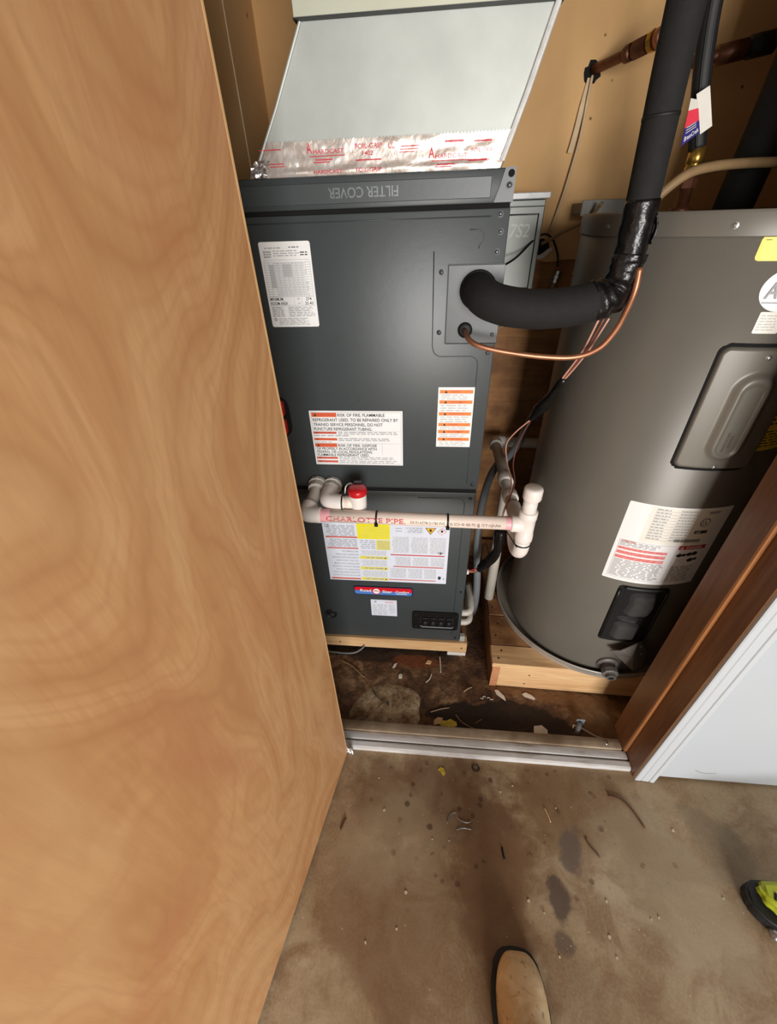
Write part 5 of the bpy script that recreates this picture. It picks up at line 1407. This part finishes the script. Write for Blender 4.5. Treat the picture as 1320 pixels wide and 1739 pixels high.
strand('clear_tube', [(0.535, 0.742, 0.004), (0.540, 0.750, 0.010), (0.565, 0.742, 0.008), (0.600, 0.722, 0.005), (0.630, 0.712, 0.005)], 0.0032, 'pvc_grey', 'thin grey tube curling from the anchor to the sill corner', 'tube')
tag(geo('sill_screw', lathe([(0, 0.007), (0.003, 0.006), (0.005, 0.003)], (0.622, 0.690, 0.0262), (0, 0, 1), 12), 'steel', None, True), 'bright screw head in the right end of the worn sill', 'screw')
V, F = [], []
for j in range(8):
    for i in range(6):
        a, b = i / 5 - 0.5, j / 7
        V.append((-0.222 + 0.018 * a + 0.006 * mnoise.noise(Vector((i, j, 4))), 0.604 + 0.010 * mnoise.noise(Vector((i * 1.3, j * 0.9, 8))), 0.001 + 0.036 * b))
for j in range(7):
    for i in range(5):
        a = j * 6 + i; F.append((a, a + 1, a + 7, a + 6))
fo = tag(mo('foil_scrap', V, F, 'foil_crumple'), 'crumpled silver foil scrap at the foot of the door hinge', 'foil')
sm = fo.modifiers.new('thickness', 'SOLIDIFY'); sm.thickness = 0.0008

# ================================================================== LITTER ON THE CONCRETE
strand('bent_wire', [(0.094, 0.436, 0.003), (0.100, 0.452, 0.003), (0.112, 0.462, 0.003), (0.120, 0.463, 0.003), (0.128, 0.448, 0.003), (0.150, 0.442, 0.003), (0.164, 0.445, 0.003)], 0.0016, 'steel', 'bent silver wire loop on the concrete in front of the sill', 'wire')
strand('bent_wire', [(0.120, 0.422, 0.0025), (0.140, 0.428, 0.0025), (0.164, 0.426, 0.0025)], 0.0016, 'steel', 'short silver wire just below the bent loop', 'wire')
strand('dark_twig', [(0.585, 0.545, 0.004), (0.618, 0.536, 0.005), (0.642, 0.510, 0.005), (0.662, 0.468, 0.004)], 0.0032, 'twig_brown', 'curved brown twig on the concrete before the white casing', 'twig')
strand('dark_twig', [(0.484, 0.430, 0.003), (0.492, 0.414, 0.003), (0.512, 0.390, 0.003)], 0.0018, 'twig_brown', 'thin dark twig at the top of the footprint stain', 'twig')
strand('straw', [(0.386, 0.498, 0.002), (0.392, 0.480, 0.002), (0.396, 0.462, 0.002)], 0.0016, 'chip_wood', 'yellow straw on the concrete below the sill middle', 'straw')
strand('dark_twig', [(0.246, 0.392, 0.003), (0.247, 0.380, 0.003), (0.249, 0.366, 0.003)], 0.0024, 'hole_black', 'short black stub on the concrete right of bent wire loop', 'twig')
strand('dark_twig', [(-0.208, 0.425, 0.003), (-0.214, 0.410, 0.003), (-0.218, 0.396, 0.003)], 0.0032, 'twig_brown', 'dark twig lying along the bottom of the door', 'twig')
shard('yellow_scrap', 0.080, 0.576, 0.2, [(-0.012, 0.004), (-0.002, 0.011), (0.008, 0.006), (0.010, -0.010), (0.002, -0.016), (-0.004, -0.002)], 0.002, 'leaf_yellow', 'pale yellow paper scrap in front of the metal sill', 'scrap')
V, F = tube([(0.190 + 0.011 * math.cos(k / 20 * 6.2832), 0.592 + 0.010 * math.sin(k / 20 * 6.2832), 0.0022) for k in range(21)], 0.0018, 6)
tag(mo('rubber_ring', V, F, 'black_rubber', None, True), 'small black rubber ring against the metal sill', 'ring')
rg = random.Random(21)
spots = [(0.05, 0.395), (-0.095, 0.455), (0.098, 0.395), (-0.02, 0.275), (-0.04, 0.205), (-0.115, 0.175), (0.30, 0.285), (0.335, 0.265), (0.50, 0.30), (0.485, 0.235), (0.49, 0.20), (0.62, 0.28), (0.60, 0.275), (0.74, 0.47), (0.80, 0.33), (0.355, 0.19), (-0.12, 0.54), (0.30, 0.55), (0.26, 0.53), (0.42, 0.50)]
for i, (a, b) in enumerate(spots):
    r_ = 0.0020 + 0.0022 * rg.random()
    pts_ = [(r_ * (0.7 + 0.5 * rg.random()) * math.cos(q / 6 * 6.2832), r_ * (0.7 + 0.5 * rg.random()) * math.sin(q / 6 * 6.2832)) for q in range(6)]
    shard('paint_flake', a, b, rg.random() * 6, pts_, 0.0014, 'flake_cream', 'tiny pale paint flake lying on the concrete floor', 'paint flake', 'pale flakes scattered on the concrete')

# ================================================================== BOOT
def boot():
    bt = thing('work_boot', 'tan leather work boot with dark sole at the bottom of the picture', 'boot', (0.242, 0.03, 0))
    BX = 0.242
    # half widths of the sole along the foot (y) with a little inner/outer asymmetry
    st = [(0.190, 0.004, 0.0), (0.187, 0.022, 0.0), (0.180, 0.034, 0.0), (0.165, 0.045, 0.0), (0.140, 0.0535, 0.0005), (0.105, 0.0575, 0.001), (0.06, 0.056, 0.002), (0.0, 0.046, 0.003), (-0.05, 0.041, 0.003), (-0.09, 0.040, 0.002), (-0.115, 0.032, 0.001), (-0.125, 0.014, 0.0)]
    def outline(grow):
        R_ = [(BX + o_ + max(0.002, w_ + grow), y + (grow if y > 0.15 else (-grow if y < -0.1 else 0))) for y, w_, o_ in st]
        L_ = [(BX + o_ - max(0.002, w_ + grow), y + (grow if y > 0.15 else (-grow if y < -0.1 else 0))) for y, w_, o_ in st]
        return R_ + L_[::-1]
    o = geo('outsole', prism(outline(0.003), 'Z', 0.0, 0.024), 'outsole', bt); autosmooth(o, 40)
    o = geo('welt', prism(outline(0.0055), 'Z', 0.0241, 0.031), 'outsole', bt); autosmooth(o, 40)
    # upper: sections along the foot lofted over rounded arches
    ys = [0.187, 0.184, 0.176, 0.160, 0.138, 0.110, 0.075, 0.035, 0.0, -0.035, -0.07, -0.10, -0.118]
    hs_ = [0.012, 0.026, 0.042, 0.056, 0.063, 0.066, 0.074, 0.094, 0.116, 0.128, 0.130, 0.128, 0.12]
    def hw(y):
        for (a, wa, oa), (b, wb_, ob) in zip(st, st[1:]):
            if b <= y <= a:
                t = (a - y) / (a - b); return wa + (wb_ - wa) * t
        return st[-1][1]
    V, F = [], []
    N = 20
    for y, h in zip(ys, hs_):
        w_ = max(0.006, hw(y) - 0.002)
        for k in range(N + 1):
            a = math.pi * k / N
            cx_, sz = math.cos(a), math.sin(a)
            X = BX + 0.0035 + w_ * math.copysign(abs(cx_) ** 0.75, cx_)
            Z = 0.030 + h * (sz ** 0.72)
            wr_ = 0.0016 * mnoise.noise(Vector((X * 40, y * 60, 2))) if 0.02 < y < 0.12 else 0
            V.append((X, y, Z + wr_))
    for i in range(len(ys) - 1):
        for k in range(N):
            a = i * (N + 1) + k; F.append((a, a + 1, a + N + 2, a + N + 1))
    F.append(tuple(range(N + 1))[::-1]); F.append(tuple(range((len(ys) - 1) * (N + 1), len(ys) * (N + 1))))
    up_ = mo('upper', V, F, 'boot_leather', bt, True)
    sub = up_.modifiers.new('soften', 'SUBSURF'); sub.levels = 1; sub.render_levels = 2
    sh = smooth_path([(BX, -0.058, 0.115), (BX, -0.066, 0.17), (BX, -0.072, 0.24), (BX, -0.074, 0.31)], 5)
    geo('shaft', tube(sh, [0.050 - 0.004 * math.sin(i / 15 * 3.1) for i in range(len(sh))], 22, lump=0.05), 'boot_leather', bt, True)
    geo('pull_rim', tube([(BX, -0.074, 0.306), (BX, -0.074, 0.316)], 0.0515, 22), 'outsole', bt, True)
    geo('toe_stitching', tube(smooth_path([(BX - 0.050, 0.094, 0.056), (BX - 0.034, 0.108, 0.086), (BX, 0.116, 0.0985), (BX + 0.034, 0.108, 0.086), (BX + 0.050, 0.094, 0.056)], 6), 0.0008, 6), 'chip_wood', bt, True)
boot()

# ================================================================== LIME POWER TOOL
lt = thing('lime_power_tool', 'lime green and black power tool lying at the right edge', 'power tool', (0.94, 0.30, 0))
def skew_prism(pts, z0, z1, inset=0.0, bev=0.008):
    bm = bmesh.new()
    lo2 = [bm.verts.new((a, b, z0)) for a, b in pts]; hi2 = [bm.verts.new((a, b, z1)) for a, b in pts]
    k_ = len(pts)
    bm.faces.new(lo2[::-1]); bm.faces.new(hi2)
    for i in range(k_): bm.faces.new((lo2[i], lo2[(i + 1) % k_], hi2[(i + 1) % k_], hi2[i]))
    bmesh.ops.recalc_face_normals(bm, faces=bm.faces[:])
    if bev: bmesh.ops.bevel(bm, geom=bm.edges[:], offset=bev, segments=3, affect='EDGES')
    bm.verts.index_update()
    return bm_geo(bm)
o = geo('rubber_bumper', skew_prism([(0.846, 0.350), (0.842, 0.318), (0.860, 0.288), (0.890, 0.268), (1.02, 0.250), (1.05, 0.270), (1.03, 0.340), (0.92, 0.368), (0.866, 0.366)], 0.001, 0.040, bev=0.006), 'black_rubber', lt); autosmooth(o, 50)
hs2 = geo('tool_housing', skew_prism([(0.868, 0.358), (0.862, 0.330), (0.876, 0.304), (0.905, 0.286), (1.02, 0.266), (1.042, 0.280), (1.022, 0.335), (0.925, 0.360)], 0.038, 0.075, bev=0.010), 'lime_plastic', lt); autosmooth(hs2, 50)
for i in range(4):
    a, b = 0.880 + 0.010 * i, 0.322 - 0.009 * i
    geo('vent_slot', skew_prism([(a, b), (a + 0.004, b - 0.003), (a + 0.013, b + 0.011), (a + 0.009, b + 0.014)], 0.0745, 0.0762, bev=0), 'hole_black', hs2)
o = geo('tool_grip', tube(smooth_path([(0.99, 0.31, 0.070), (1.04, 0.305, 0.085), (1.10, 0.30, 0.080), (1.16, 0.295, 0.050)], 5), 0.024, 16), 'lime_plastic', lt, True)
geo('chuck', lathe([(0, 0.012), (0.018, 0.011), (0.024, 0.007)], (0.880, 0.280, 0.020), (-0.3, -1, -0.2), 14), 'steel', lt, True)
